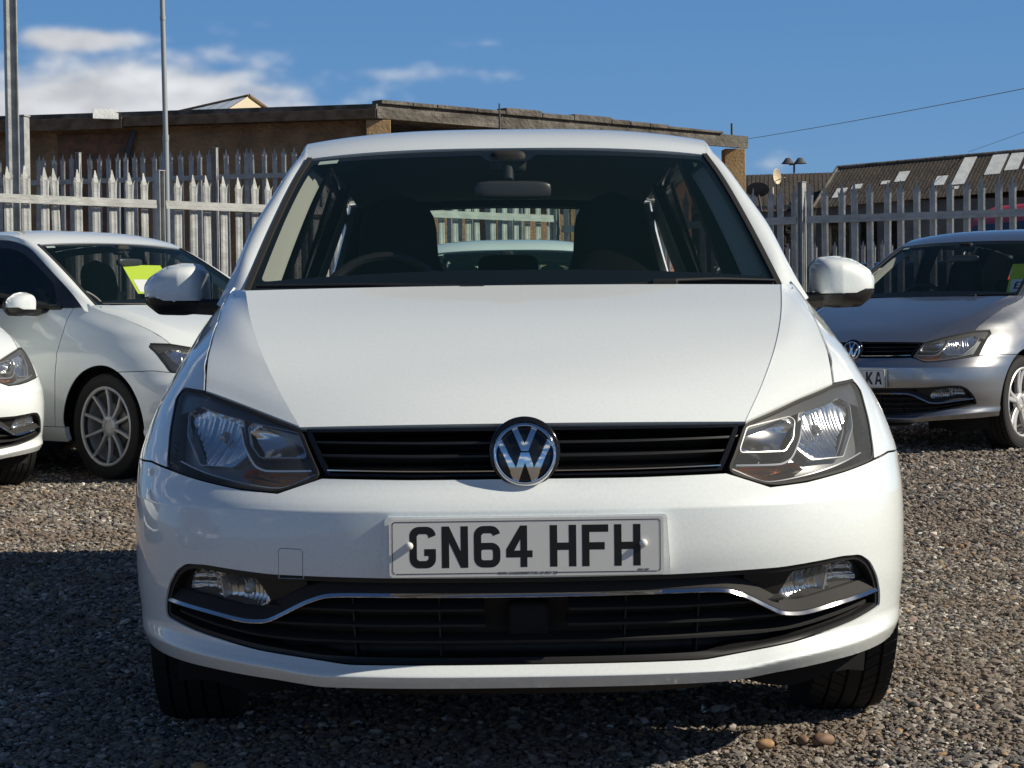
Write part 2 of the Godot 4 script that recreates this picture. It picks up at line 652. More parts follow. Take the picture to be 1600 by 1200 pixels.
	var rr := r.duplicate()
	for i in range(r.size() - 1, -1, -1):
		rr.append(Vector2(6.0 - r[i].x, r[i].y))
	mb = MB.new()
	panel(mb, out, inset(rr, .002), [], US, VS, 1.0, 0.005)
	obj("rear_bumper", mb, M.paint, car)
	for s in [1, -1]:
		mb = MB.new()
		panel(mb, func(u: float, y: float) -> Vector3: return body(u, y) + _plan(u, y) * .006, rounded(side_of(pts([2.38, .66, 2.36, .90, 2.50, .93, 2.58, .90, 2.58, .66]), s), .02), [], US, VS, 1.0, 0.02)
		obj("tail_lamp", mb, M.red_lens, car)
	make_bonnet(car)
	make_upper(car)
	make_headlights(car)
	make_face(car, hole)
	make_mirrors(car)
	make_cabin(car)
	make_underside(car)
	return car

# --- bonnet: a raised middle between two creases, and the outer parts down to the seams
var bon_c := Crv.new([Vector3(0, .692, -.088), Vector3(0, .76, -.225), Vector3(0, .83, -.43), Vector3(0, .91, -.70), Vector3(0, .978, -.985)])
var bon_k := Crv.new([Vector3(.442, .686, -.165), Vector3(.492, .75, -.295), Vector3(.545, .825, -.465), Vector3(.595, .90, -.70), Vector3(.636, .972, -.965)])
var bon_s: Crv

func bon_in(s: float, t: float) -> Vector3:
	var k := bon_k.at(t)
	var c := bon_c.at(t)
	var q := s * s
	return Vector3(k.x * s, lerpf(c.y, k.y, q), lerpf(c.z, k.z, q))

func make_bonnet(car: Node3D) -> void:
	var sp := []
	for q in pts(SEAM):
		sp.append(body(q.x, q.y))
	bon_s = Crv.new(sp)
	var mb := MB.new()
	grid(mb, bon_in, steps(-1, 1, 36), steps(0, 1, 30), 1.0)
	for sg in [1.0, -1.0]:
		var f := func(s: float, t: float) -> Vector3:
			var a := bon_k.at(t)
			var b := bon_s.at(t) + Vector3(-.0032, .001, 0)
			var p := a.lerp(b, s)
			p.y += 0.007 * sin(PI * s) * sin(PI * clampf(t * 1.1, 0, 1)) + 0.002 * (1.0 - pow(s, 8.0))
			p.x *= sg
			return p
		grid(mb, f, steps(0, 1, 14), steps(0, 1, 30), sg)
		# the turned-down edge along the seam
		grid(mb, func(s: float, t: float) -> Vector3:
			var p: Vector3 = f.call(1.0, t)
			return p + Vector3(-sg * .001 * s, -.005 * s, 0), steps(0, 1, 2), steps(0, 1, 30), sg)
		grid(mb, func(s: float, t: float) -> Vector3:
			var p: Vector3 = f.call(t, 0.0)
			return p + Vector3(0, -.012 * s, -.012 * s * s), steps(0, 1, 3), steps(0, 1, 14), sg)
	grid(mb, func(s: float, t: float) -> Vector3:
		return bon_in(s, 0.0) + Vector3(0, -.010 * t, -.004 - .012 * t * t), steps(-1, 1, 30), steps(0, 1, 4), -1.0)
	obj("bonnet", mb, M.paint, car)
	# black scuttle behind the bonnet
	mb = MB.new()
	grid(mb, func(s: float, t: float) -> Vector3:
		var a := bon_in(s, 1.0) + Vector3(0, -.02, .02)
		var b := Vector3(s * .66, .930, -1.10 + .03 * (1 - s * s))
		return a.lerp(b, t), steps(-1, 1, 16), steps(0, 1, 3), 1.0)
	obj("scuttle_panel", mb, M.plastic, car)

func screen(s: float, t: float) -> Vector3:  # s across -1..1, t up 0..1
	var e := screen_edge.at(t)
	var c := Vector3(0, .930, -.955).lerp(Vector3(0, 1.366, -1.69), t)
	c.y += 0.02 * sin(PI * t)
	var q := pow(absf(s), 2.2)
	return Vector3(e.x * s, lerpf(c.y, e.y, q), lerpf(c.z, e.z, q))

var roof_mid := Tab.new([1.69, 1.366, 1.76, 1.392, 1.85, 1.419, 2.0, 1.447, 2.2, 1.461, 2.5, 1.465, 2.8, 1.458, 3.2, 1.428, 3.66, 1.372])
func roof_at(s: float, t: float) -> Vector3:
	var e := roof_edge.at(t)
	var z := lerpf(-1.69, -3.66, t)
	var q := pow(absf(s), 2.9)
	return Vector3(e.x * s, lerpf(roof_mid.at(-z), e.y, q), lerpf(z, e.z, q))

func make_upper(car: Node3D) -> void:
	var mb := MB.new()
	grid(mb, roof_at, steps(-1, 1, 40), steps(0, 1, 44), 1.0)
	grid(mb, func(s: float, t: float) -> Vector3: return roof_at(s, 0.0) + Vector3(0, -.008 * t, -.006 * t), steps(-1, 1, 40), steps(0, 1, 2), -1.0)
	obj("roof", mb, M.paint, car)
	# windscreen: the glass, its black border and the rubber
	mb = MB.new()
	grid(mb, screen, steps(-.985, .985, 24), steps(0.0, .992, 24), 1.0)
	var ws := obj("windscreen", mb, M.glass, car)
	mb = MB.new()
	var inn := func(s: float, t: float) -> Vector3: return screen(s, t) + Vector3(0, -.004, -.003)
	var b0 := pts([-.99, 0, .99, 0, .99, .995, -.99, .995])
	var b1 := rounded(pts([-.955, .185, .955, .185, .962, .965, .25, .95, .13, .955, .10, .90, -.10, .90, -.13, .955, -.25, .95, -.962, .965]), .03)
	panel(mb, inn, b0, [b1], steps(-1, 1, 40), steps(0, 1, 40), 1.0)
	obj("windscreen_border", mb, M.frit, ws)
	for sg in [1.0, -1.0]:
		# pillar and roof rail as one strip: from the screen's edge round to the side
		mb = MB.new()
		var inner := func(t: float) -> Vector3:
			return screen_edge.at(t / .42) if t < .42 else roof_edge.at((t - .42) / .58)
		var f := func(s: float, t: float) -> Vector3:
			var a: Vector3 = inner.call(t)
			var zo := lerpf(-1.085, -1.86, t / .42) if t < .42 else lerpf(-1.86, -3.6, (t - .42) / .58)
			var b := rail_outer(zo)
			var bump := Vector3(a.x, 0, 0) * 0.0
			var k := smoothstep(0.0, .12, t)
			var c1 := a.lerp(b, .45) + Vector3(.011, .020 - .004 * smoothstep(.30, .42, t), .006) * k
			var p := a * (1 - s) * (1 - s) + c1 * 2.0 * s * (1 - s) + b * s * s + bump
			p.x *= sg
			return p
		grid(mb, f, steps(0, 1, 8), steps(0, 1, 60), sg)
		# side frame below it: black rubber seal
		obj("roof_rail", mb, M.paint, car)
		# rubber along the screen's edge
		mb = MB.new()
		var fr := []
		for i in 25:
			var t := i / 24.0
			var p := screen_edge.at(t)
			fr.append([Vector3(p.x * sg, p.y, p.z) + Vector3(-.004 * sg, .002, .002), Vector3(0, .8, .6), Vector3(sg, 0, 0)])
		sweep(mb, fr, pts([.003, -.007, .003, .006, -.008, .006, -.008, -.007]))
		obj("screen_seal", mb, M.rubber, car)
		# side glass in (z, y), frames and pillars
		var hull := PackedVector2Array()
		for i in 30:
			var z := lerpf(-1.125, -3.56, i / 29.0)
			hull.append(Vector2(z, rail_top.at(-z) - .001))
		hull.append(Vector2(-3.62, 1.15))
		hull.append(Vector2(-3.60, belt(-3.6)))
		hull.append(Vector2(-1.21, belt(-1.2)))
		var g1 := PackedVector2Array([Vector2(-1.34, belt(-1.3) + .02)])
		for z in [-1.42, -1.6, -1.8, -1.95, -2.17]:
			g1.append(Vector2(z, rail_top.at(-z) - .045))
		g1.append(Vector2(-2.19, belt(-2.2) + .02))
		var g2 := PackedVector2Array([Vector2(-2.28, belt(-2.2) + .02)])
		for z in [-2.26, -2.6, -2.85, -3.0]:
			g2.append(Vector2(z, rail_top.at(-z) - .045))
		g2.append(Vector2(-3.12, belt(-3) + .02))
		g1 = rounded(g1, .03)
		g2 = rounded(g2, .03)
		var zs := steps(-3.7, -1.1, 52)
		var ys := steps(.94, 1.42, 16)
		mb = MB.new()
		panel(mb, flank(sg), hull, [g1, g2], zs, ys, -sg, .012)
		obj("door_frame", mb, M.frame_black, car)
		for g in [g1, g2]:
			mb = MB.new()
			panel(mb, func(z: float, y: float) -> Vector3: return Vector3(sg * (side_x(z, y) - .006), y, z), g, [], zs, ys, -sg)
			obj("side_window", mb, M.side_glass, car)
		# painted quarter behind the rear door's glass
		var qp := PackedVector2Array([Vector2(-3.17, belt(-3) - .01), Vector2(-3.04, rail_top.at(3.04) - .02), Vector2(-3.3, rail_top.at(3.3) - .006), Vector2(-3.56, rail_top.at(3.56) - .004), Vector2(-3.615, 1.15), Vector2(-3.6, .99)])
		mb = MB.new()
		panel(mb, func(z: float, y: float) -> Vector3: return Vector3(sg * (side_x(z, y) + .004), y, z), qp, [], zs, ys, -sg, .008)
		obj("rear_quarter", mb, M.paint, car)
		# belt moulding
		mb = MB.new()
		fr = []
		for i in 30:
			var z := lerpf(-1.30, -3.2, i / 29.0)
			fr.append([Vector3(sg * (side_x(z, belt(z)) - .004), belt(z), z), Vector3(sg, 0, 0), Vector3.UP])
		sweep(mb, fr, pts([.008, -.012, .010, .004, .004, .012, -.03, .012, -.03, -.012]))
		obj("belt_moulding", mb, M.rubber, car)
	# tailgate window and its frame
	var back := func(s: float, t: float) -> Vector3:
		var a := Vector3(.60 * s, .99, -3.86 + .07 * s * s)
		var b := Vector3(.52 * s, 1.368 - .03 * s * s, -3.665 + .07 * s * s)
		return a.lerp(b, t) + Vector3(0, 0, -.03 * sin(PI * t))
	mb = MB.new()
	var h := rounded(pts([-.86, .14, .86, .14, .84, .90, -.84, .90]), .05)
	panel(mb, back, pts([-1.1, 0, 1.1, 0, 1.06, 1, -1.06, 1]), [h], steps(-1.1, 1.1, 22), steps(0, 1, 10), -1.0, .02)
	obj("tailgate", mb, M.paint, car)
	mb = MB.new()
	panel(mb, func(s: float, t: float) -> Vector3: return back.call(s, t) + Vector3(0, -.004, .03), pts([-1.05, .02, 1.05, .02, 1.0, .97, -1.0, .97]), [h], steps(-1.1, 1.1, 22), steps(0, 1, 10), 1.0)
	obj("tailgate_trim", mb, M.cabin, car)
	mb = MB.new()
	grid(mb, back, steps(-.9, .9, 12), steps(.1, .95, 8), -1.0)
	obj("rear_window", mb, M.rear_glass, car)
	mb = MB.new()
	grid(mb, func(s: float, t: float) -> Vector3: return roof_at(s * .93, 1.0) + Vector3(0, .002 - .035 * t, -.09 * t), steps(-1, 1, 16), steps(0, 1, 3), 1.0)
	obj("roof_spoiler", mb, M.paint, car)
	# roof aerial
	mb = MB.new()
	lathe(mb, pts([.022, 0, .02, .012, .009, .028, .006, .04]), 14, Transform3D(Basis(Vector3(0, .86, -.5).normalized(), Vector3(0, .5, .86), Vector3(1, 0, 0)), Vector3(0, roof_mid.at(3.3) - .004, -3.3)))
	var a0 := Vector3(0, roof_mid.at(3.3) + .02, -3.315)
	tube(mb, [a0, a0 + Vector3(0, .085, -.055), a0 + Vector3(0, .175, -.115), a0 + Vector3(0, .245, -.16)], .0052, 8, .003)
	obj("roof_aerial", mb, M.plastic, car)

func make_headlights(car: Node3D) -> void:
	var hu := steps(-.86, -.30, 28)
	var hp := steps(.30, .86, 28)
	var fine := steps(.54, .78, 20)
	for s in [1, -1]:
		var us := hp if s > 0 else hu
		var whole := rounded(side_of(pts(HL), s), .022)
		var hl := group("headlight", car)
		# housing: black bowl behind everything
		var mb := MB.new()
		panel(mb, deeper(.075), inset(whole, .002), [], us, fine, 1.0)
		rim(mb, deeper(.002), inset(whole, .004), 1.0, .075, 1.0)
		obj("housing", mb, M.lamp_black, hl)
		# smoked brow along the top
		mb = MB.new()
		panel(mb, deeper(.012), Geometry2D.intersect_polygons(side_of(pts([.81, .77, .697, .762, .559, .735, .423, .690, .411, .670, .418, .668, .553, .697, .690, .722, .722, .708, .752, .700, .800, .715]), s), inset(whole, .006))[0], [], us, fine, 1.0, .03)
		obj("brow", mb, M.lamp_brow, hl)
		# outer dark margin
		mb = MB.new()
		var marg: PackedVector2Array = Geometry2D.intersect_polygons(side_of(pts([.80, .712, .752, .700, .722, .708, .690, .664, .616, .603, .528, .602, .505, .618, .492, .606, .500, .55, .60, .55, .72, .57, .77, .64]), s), inset(whole, .006))[0]
		panel(mb, deeper(.036), marg, [], us, fine, 1.0, .03)
		obj("bezel", mb, M.lamp_bezel, hl)
		# main reflector, ribbed and hollow
		var main := rounded(side_of(pts([.722, .706, .694, .720, .553, .695, .508, .628, .530, .605, .616, .606, .688, .662]), s), .006)
		var mc := Vector2(.615 * s, .66)
		mb = MB.new()
		panel(mb, func(u: float, y: float) -> Vector3:
			var q := Vector2((u - mc.x) / .105, (y - mc.y) / .062)
			var d := .050 - .024 * clampf(q.length_squared(), 0.0, 1.0)
			var rib := (sin(u * 470.0) * .0012 + sin(u * 226.0 + 1.3 + y * 6.0) * .0011 + sin(u * 121.0) * .0010 + sin(y * 150.0) * .0004) * (1.0 - clampf(q.length_squared(), 0.0, 1.0))
			var p := body(u, y)
			return p - _plan(u, y) * (d - rib), main, [], steps(main_lo(main), main_hi(main), 90), steps(.59, .73, 26), 1.0, .0)
		rim(mb, deeper(.016), main, 1.0, .05, 1.0)
		obj("main_reflector", mb, M.lamp_chrome, hl)
		mb = MB.new()
		bar(mb, deeper(.016), main, pts([.002, -.0010, .002, .0010, -.004, .0010, -.004, -.0010]), 1.0, true)
		obj("reflector_rim", mb, M.lamp_silver, hl)
		# inner reflector
		var inn := rounded(side_of(pts([.533, .683, .526, .691, .424, .674, .391, .634, .389, .626, .478, .625, .508, .648]), s), .006)
		var ic := Vector2(.462 * s, .655)
		mb = MB.new()
		panel(mb, func(u: float, y: float) -> Vector3:
			var q := Vector2((u - ic.x) / .075, (y - ic.y) / .038)
			var d := .046 - .032 * pow(clampf(q.length_squared(), 0.0, 1.0), 1.35)
			var ang := atan2(q.y, q.x)
			var p := body(u, y)
			return p - _plan(u, y) * (d + .0014 * sin(ang * 11.0) * smoothstep(.35, .9, q.length())), inn, [], steps(main_lo(inn), main_hi(inn), 44), steps(.615, .70, 24), 1.0)
		rim(mb, deeper(.012), inn, 1.0, .05, 1.0)
		obj("inner_reflector", mb, M.lamp_chrome, hl)
		mb = MB.new()
		bar(mb, deeper(.012), inn, pts([.002, -.0010, .002, .0010, -.004, .0010, -.004, -.0010]), 1.0, true)
		obj("reflector_rim", mb, M.lamp_silver, hl)
		# bulbs with their shields
		for c in [mc]:
			mb = MB.new()
			var p: Vector3 = body(c.x, c.y) - _plan(c.x, c.y) * .060
			var ax := _plan(c.x, c.y).slerp(Vector3.BACK, .5).normalized()
			var side := ax.cross(Vector3.UP).normalized()
			var br := .011 if c == mc else .0055
			lathe(mb, pts([br, -.005, br, .010, br * .7, .015, br * .7, .026, br * .4, .030, .0, .031]), 16, Transform3D(Basis(ax, side, ax.cross(side)), p))
			obj("bulb_shield", mb, M.lamp_silver, hl)
		# the silver step that runs under the inner lamp
		mb = MB.new()
		var jl := smooth_line(side_of(pts([.548, .684, .538, .672, .519, .647, .482, .611, .456, .601, .368, .602]), s), .01)
		bar(mb, deeper(.010), jl, pts([.003, -.0028, .004, .0008, -.03, .006, -.03, -.006]), 1.0)
		obj("trim_strip", mb, M.lamp_silver, hl)
		mb = MB.new()
		var kl := smooth_line(side_of(pts([.356, .597, .414, .569, .493, .575, .585, .591, .672, .611]), s), .01)
		bar(mb, deeper(.012), kl, pts([.002, -.0012, .002, .0012, -.03, .002, -.03, -.003]), 1.0)
		obj("trim_strip", mb, M.lamp_silver, hl)
		# amber indicator
		mb = MB.new()
		var am := side_of(pts([.505, .588, .492, .603, .480, .603, .455, .594, .372, .596, .400, .581, .43, .577]), s)
		panel(mb, func(u: float, y: float) -> Vector3:
			return body(u, y) - _plan(u, y) * (.034 + .003 * absf(sin(u * 260.0)) + .010 * sin((y - .575) * 110.0)), am, [], steps(main_lo(am), main_hi(am), 50), steps(.57, .61, 8), 1.0)
		rim(mb, deeper(.015), am, 1.0, .03, 1.0)
		obj("turn_signal", mb, M.amber, hl)
		# clear cover and its seal
		mb = MB.new()
		panel(mb, deeper(.001), inset(whole, .003), [], us, fine, 1.0)
		obj("lens", mb, M.lens, hl)
		mb = MB.new()
		bar(mb, deeper(.0), dense(inset(whole, .0022), .012), pts([.0012, -.0026, .0012, .0026, -.022, .0026, -.022, -.0026]), 1.0, true)
		obj("seal", mb, M.rubber, hl)

func main_lo(p: PackedVector2Array) -> float:
	var v := p[0].x
	for q in p:
		v = minf(v, q.x)
	return v
func main_hi(p: PackedVector2Array) -> float:
	var v := p[0].x
	for q in p:
		v = maxf(v, q.x)
	return v

func circle(c: Vector2, r: float, n := 32, a0 := 0.0, a1 := TAU) -> PackedVector2Array:
	var o := PackedVector2Array()
	for i in n:
		var a := lerpf(a0, a1, float(i) / (n if is_equal_approx(a1 - a0, TAU) else n - 1))
		o.append(c + Vector2(cos(a), sin(a)) * r)
	return o

func round_rect(x0: float, y0: float, x1: float, y1: float, r: float) -> PackedVector2Array:
	var o := PackedVector2Array()
	for c in [[x1 - r, y0 + r, -PI / 2], [x1 - r, y1 - r, 0.0], [x0 + r, y1 - r, PI / 2], [x0 + r, y0 + r, PI]]:
		o.append_array(circle(Vector2(c[0], c[1]), r, 6, c[2], c[2] + PI / 2))
	return o

func make_face(car: Node3D, hole: PackedVector2Array) -> void:
	var out := func(u: float, y: float) -> Vector3: return body(u, y)
	# --- radiator grille between the headlights
	var gr := group("grille", car)
	var gp := both(pts([0, .590, .194, .5895, .339, .592, .404, .671, .412, .684, .223, .6855, 0, .6855]))
	var fu := steps(-.44, .44, 44)
	var fv := steps(.57, .70, 14)
	var mb := MB.new()
	panel(mb, deeper(.055), gp, [], fu, fv, 1.0)
	rim(mb, deeper(.004), inset(gp, .0025), 1.0, .06, 1.0)
	var gi := both(pts([0, .597, .194, .5965, .331, .599, .392, .672, .396, .676, .223, .678, 0, .678]))
	panel(mb, deeper(.004), inset(gp, .0025), [gi], fu, fv, 1.0, .0, .03)
	obj("surround", mb, M.gloss_black, gr)
	for sl in [[.657, .383], [.632, .362]]:
		for s in [1, -1]:
			mb = MB.new()
			bar(mb, deeper(.012), smooth_line(side_of(pts([.045, sl[0], .2, sl[0], sl[1], sl[0] + .002]), s), .03), pts([.004, -.006, .005, -.002, -.012, .0055, -.03, .0065, -.03, -.006]), 1.0)
			obj("slat", mb, M.plastic, gr)
	for s in [1, -1]:
		mb = MB.new()
		bar(mb, deeper(.006), smooth_line(side_of(pts([.05, .6025, .2, .603, .338, .605]), s), .03), pts([.006, -.004, .0068, -.002, -.003, .0075, -.02, .0095, -.02, -.004]), 1.0)
		obj("chrome_strip", mb, M.chrome_dark, gr)
	# --- badge: black disc, chrome ring and the two letters one above the other
	var bd := group("badge", car)
	var tilt := Basis(Vector3.RIGHT, -0.16)
	bd.transform = Transform3D(tilt, Vector3(0, .633, -.048))
	var xf := Transform3D(Basis(Vector3.BACK, Vector3.UP, Vector3.RIGHT), Vector3.ZERO)
	mb = MB.new()
	lathe(mb, pts([.069, -.05, .069, .0, .066, .004, .0585, .005]), 56, Transform3D(xf.basis, Vector3(0, .006, -.004)))
	obj("surround", mb, M.gloss_black, bd)
	mb = MB.new()
	lathe(mb, pts([.057, .0035, .045, .0075, .03, .0105, .015, .0122, .0, .0128]), 48, xf)
	obj("disc", mb, M.gloss_black, bd)
	mb = MB.new()
	lathe(mb, pts([.0615, .0, .0615, .008, .0600, .0125, .0575, .0145, .0548, .0145, .0532, .012, .0528, .006]), 64, xf)
	obj("ring", mb, M.chrome, bd)
	var dome := func(m2: MB) -> void:  # the emblem is gently domed
		for i in m2.v.size():
			var q: Vector3 = m2.v[i]
			m2.v[i].z += .0095 * (1.0 - (q.x * q.x + q.y * q.y) / .00378)
			if m2.n[i].z > .5:
				m2.n[i] = Vector3(.019 * q.x / .00378, .019 * q.y / .00378, 1.0).normalized()
	var inside := circle(Vector2.ZERO, .0540, 64)
	for st in [["letter_v", [-.0268, .056, -.0158, .056, 0, .0200, .0158, .056, .0268, .056, .0066, .0060, -.0066, .0060]],
		["letter_w", [-.0520, .0225, -.0452, .0320, -.0172, -.0262, -.0080, .0030, .0080, .0030, .0172, -.0262, .0452, .0320, .0520, .0225, .0195, -.056, .0140, -.056, 0, -.0158, -.0140, -.056, -.0195, -.056]]]:
		mb = MB.new()
		for g in Geometry2D.intersect_polygons(pts(st[1]), inside):
			prism(mb, g, .002, .0055)
			for cut in Geometry2D.offset_polygon(g, -.0011):
				var fine2 := dense(cut, .008)
				prism(mb, fine2, .0054, .0068)
		dome.call(mb)
		obj(st[0], mb, M.chrome, bd)
	# --- lower opening
	var lg := group("lower_grille", car)
	var lu := steps(-.72, .72, 72)
	var lv := steps(.22, .43, 12)
	mb = MB.new()
	panel(mb, deeper(.085), hole, [], lu, lv, 1.0)
	rim(mb, deeper(.004), inset(hole, .001), 1.0, .09, 1.0)
	panel(mb, deeper(.006), inset(hole, .0015), [inset(hole, .010)], lu, lv, 1.0, .0, .03)
	obj("surround", mb, M.plastic, lg)
	for s in [1, -1]:
		for sl in [[.337, .060, .43], [.306, .058, .53]]:
			mb = MB.new()
			bar(mb, deeper(.018), smooth_line(side_of(pts([sl[1], sl[0], .25, sl[0], sl[2], sl[0] + .004]), s), .03), pts([.004, -.003, .004, .002, -.035, .008, -.035, .002]), 1.0)
			obj("slat", mb, M.plastic_pale, lg)
	mb = MB.new()
	bar(mb, deeper(.018), smooth_line(pts([-.655, .312, -.45, .280, -.25, .274, .25, .274, .45, .280, .655, .312]), .03), pts([.004, -.003, .004, .002, -.035, .008, -.035, .002]), 1.0)
	obj("slat", mb, M.plastic_pale, lg)
	mb = MB.new()
	bar(mb, deeper(.010), smooth_line(pts([-.668, .296, -.45, .257, -.27, .241, .27, .241, .45, .257, .668, .296]), .03), pts([.002, -.007, .003, .002, -.02, .010, -.05, .010, -.05, -.007]), 1.0)
	obj("slat", mb, M.plastic, lg)
	for u in [-.275, .275, -.13, .15]:
		mb = MB.new()
		bar(mb, deeper(.034), pts([u, .242, u, .365]), pts([.0, -.0015, .0, .0015, -.03, .0015, -.03, -.0015]), 1.0)
		obj("upright", mb, M.plastic, lg)
	mb = MB.new()
	box(mb, body(0, .308) + Vector3(.005, .004, -.058), Vector3(.084, .068, .04), .008)
	obj("sensor_cover", mb, M.under, lg)
	# --- the fin with its chrome edge
	var fin := pts([-.675, .334, -.562, .321, -.470, .308, -.425, .312, -.350, .352, -.315, .365, -.273, .368, 0, .3665, .273, .368, .315, .365, .350, .352, .425, .312, .470, .308, .562, .321, .675, .334])
	var fl := smooth_line(fin, .012)
	mb = MB.new()
	bar(mb, deeper(.008), fl, pts([.003, -.004, .0, .006, -.016, .024, -.055, .026, -.055, -.004]), 1.0)
	obj("fin", mb, M.plastic_pale, lg)
	mb = MB.new()
	bar(mb, deeper(.008), fl, pts([.0035, -.0038, .0070, -.0026, .0072, -.0012, .002, .0040, -.004, .0040, -.004, -.0038]), 1.0)
	obj("chrome_strip", mb, M.chrome_dark, lg)
	# --- fog lamps
	for s in [1, -1]:
		var fg := group("fog_lamp", car)
		mb = MB.new()
		var plate := side_of(pts([.668, .345, .662, .362, .636, .394, .606, .411, .556, .413, .416, .402, .36, .400, .352, .372, .425, .318, .47, .313, .562, .326]), s)
		var fo := rounded(side_of(pts([.627, .391, .602, .404, .457, .391, .426, .345, .448, .335, .641, .349]), s), .008)
		panel(mb, deeper(.030), plate, [fo], lu, lv, 1.0, .03)
		obj("surround", mb, M.plastic, fg)
		mb = MB.new()
		var fc := Vector2(.50 * s, .365)
		var fd := Vector2(.592 * s, .372)
		panel(mb, func(u: float, y: float) -> Vector3:
			var near := absf(u) < .552
			var c: Vector2 = fc if near else fd
			var q := Vector2((u - c.x) / (.062 if near else .042), (y - c.y) / .036)
			var d := .068 - .026 * clampf(q.length_squared(), 0, 1.2)
			if near:
				d -= .004 * absf(sin(u * 240.0 + y * 30.0))
			else:
				d -= .004 * (roundf(fposmod(y * 70.0, 1.0)) + roundf(fposmod(u * 45.0, 1.0)))
			return body(u, y) - _plan(u, y) * d, fo, [], steps(main_lo(fo), main_hi(fo), 80), steps(.33, .41, 20), 1.0)
		rim(mb, deeper(.034), fo, 1.0, .04, 1.0)
		obj("reflector", mb, M.lamp_chrome, fg)
		mb = MB.new()
		bar(mb, deeper(.036), side_of(pts([.553, .403, .540, .340]), s), pts([.002, -.002, .002, .002, -.02, .002, -.02, -.002]), 1.0)
		obj("divider", mb, M.lamp_silver, fg)
		mb = MB.new()
		lathe(mb, pts([.010, -.004, .010, .010, .006, .014, .0, .015]), 14, Transform3D(Basis(_plan(fc.x, .365), Vector3.UP.cross(_plan(fc.x, .365)).normalized(), Vector3.UP), body(fc.x, fc.y) - _plan(fc.x, fc.y) * .066))
		obj("bulb_shield", mb, M.lamp_silver, fg)
		mb = MB.new()
		panel(mb, deeper(.032), fo, [], lu, lv, 1.0)
		obj("lens", mb, M.lens, fg)
	# --- number plate on its plinth
	mb = MB.new()
	var pf := func(x: float, y: float) -> Vector3: return Vector3(x, y, .0065 - .02 * pow(absf(x) / .27, 4.0) * 0.15 - .01 * clampf((.43 - y) / .04, 0, 1) * 0.3)
	panel(mb, pf, rounded(pts([-.274, .406, .274, .406, .268, .521, -.268, .521]), .008), [], steps(-.28, .28, 14), steps(.40, .53, 6), 1.0, .045)
	obj("number_plate_plinth", mb, M.paint, car)
	var np := group("number_plate", car, Vector3(0, .4625, .010))
	mb = MB.new()
	prism(mb, round_rect(-.260, -.0555, .260, .0555, .008), -.003, .0022)
	obj("plate", mb, M.plate_white, np)
	mb = MB.new()
	var o1 := round_rect(-.2545, -.0500, .2545, .0500, .006)
	var o2 := round_rect(-.2531, -.0486, .2531, .0486, .0055)
	for i in o1.size():
		var j := (i + 1) % o1.size()
		if o1[i].y < -.049 and o1[j].y < -.049:
			continue
		mb.flat([Vector3(o1[i].x, o1[i].y, .0026), Vector3(o1[j].x, o1[j].y, .0026), Vector3(o2[j].x, o2[j].y, .0026), Vector3(o2[i].x, o2[i].y, .0026)], Vector3.BACK)
	for e in [[-.248, -.052], [.055, .248]]:
		mb.flat([Vector3(e[0], -.050, .0026), Vector3(e[1], -.050, .0026), Vector3(e[1], -.0486, .0026), Vector3(e[0], -.0486, .0026)], Vector3.BACK)
	obj("border_line", mb, M.print_black, np)
	for x in [-.222, .222]:
		mb = MB.new()
		lathe(mb, pts([.0075, .002, .0075, .006, .006, .009, .003, .0105, .0, .011]), 18, Transform3D(Basis(Vector3.BACK, Vector3.UP, Vector3.RIGHT), Vector3(x, 0.004, 0)))
		obj("screw_cap", mb, M.cap_white, np)
	write_plate(np, "GN64 HFH")
	fine_print(np, "WWW.GUARDENMOTORS.UK ME3 7JE", .0046, Vector3(.002, -.0495, .0026))
	fine_print(np, "BSAU 145D", .003, Vector3(.222, -.0455, .0026))

func fine_print(np: Node3D, text: String, high: float, at: Vector3) -> void:
	var tm := TextMesh.new()
	var f := SystemFont.new()
	f.font_names = PackedStringArray(["Droid Sans"])
	f.font_weight = 700
	tm.font = f
	tm.text = text
	tm.font_size = 32
	tm.pixel_size = high / 23.0
	tm.depth = 0.0002
	tm.curve_step = 4.0
	obj("small_lettering", tm, M.print_black, np, at)

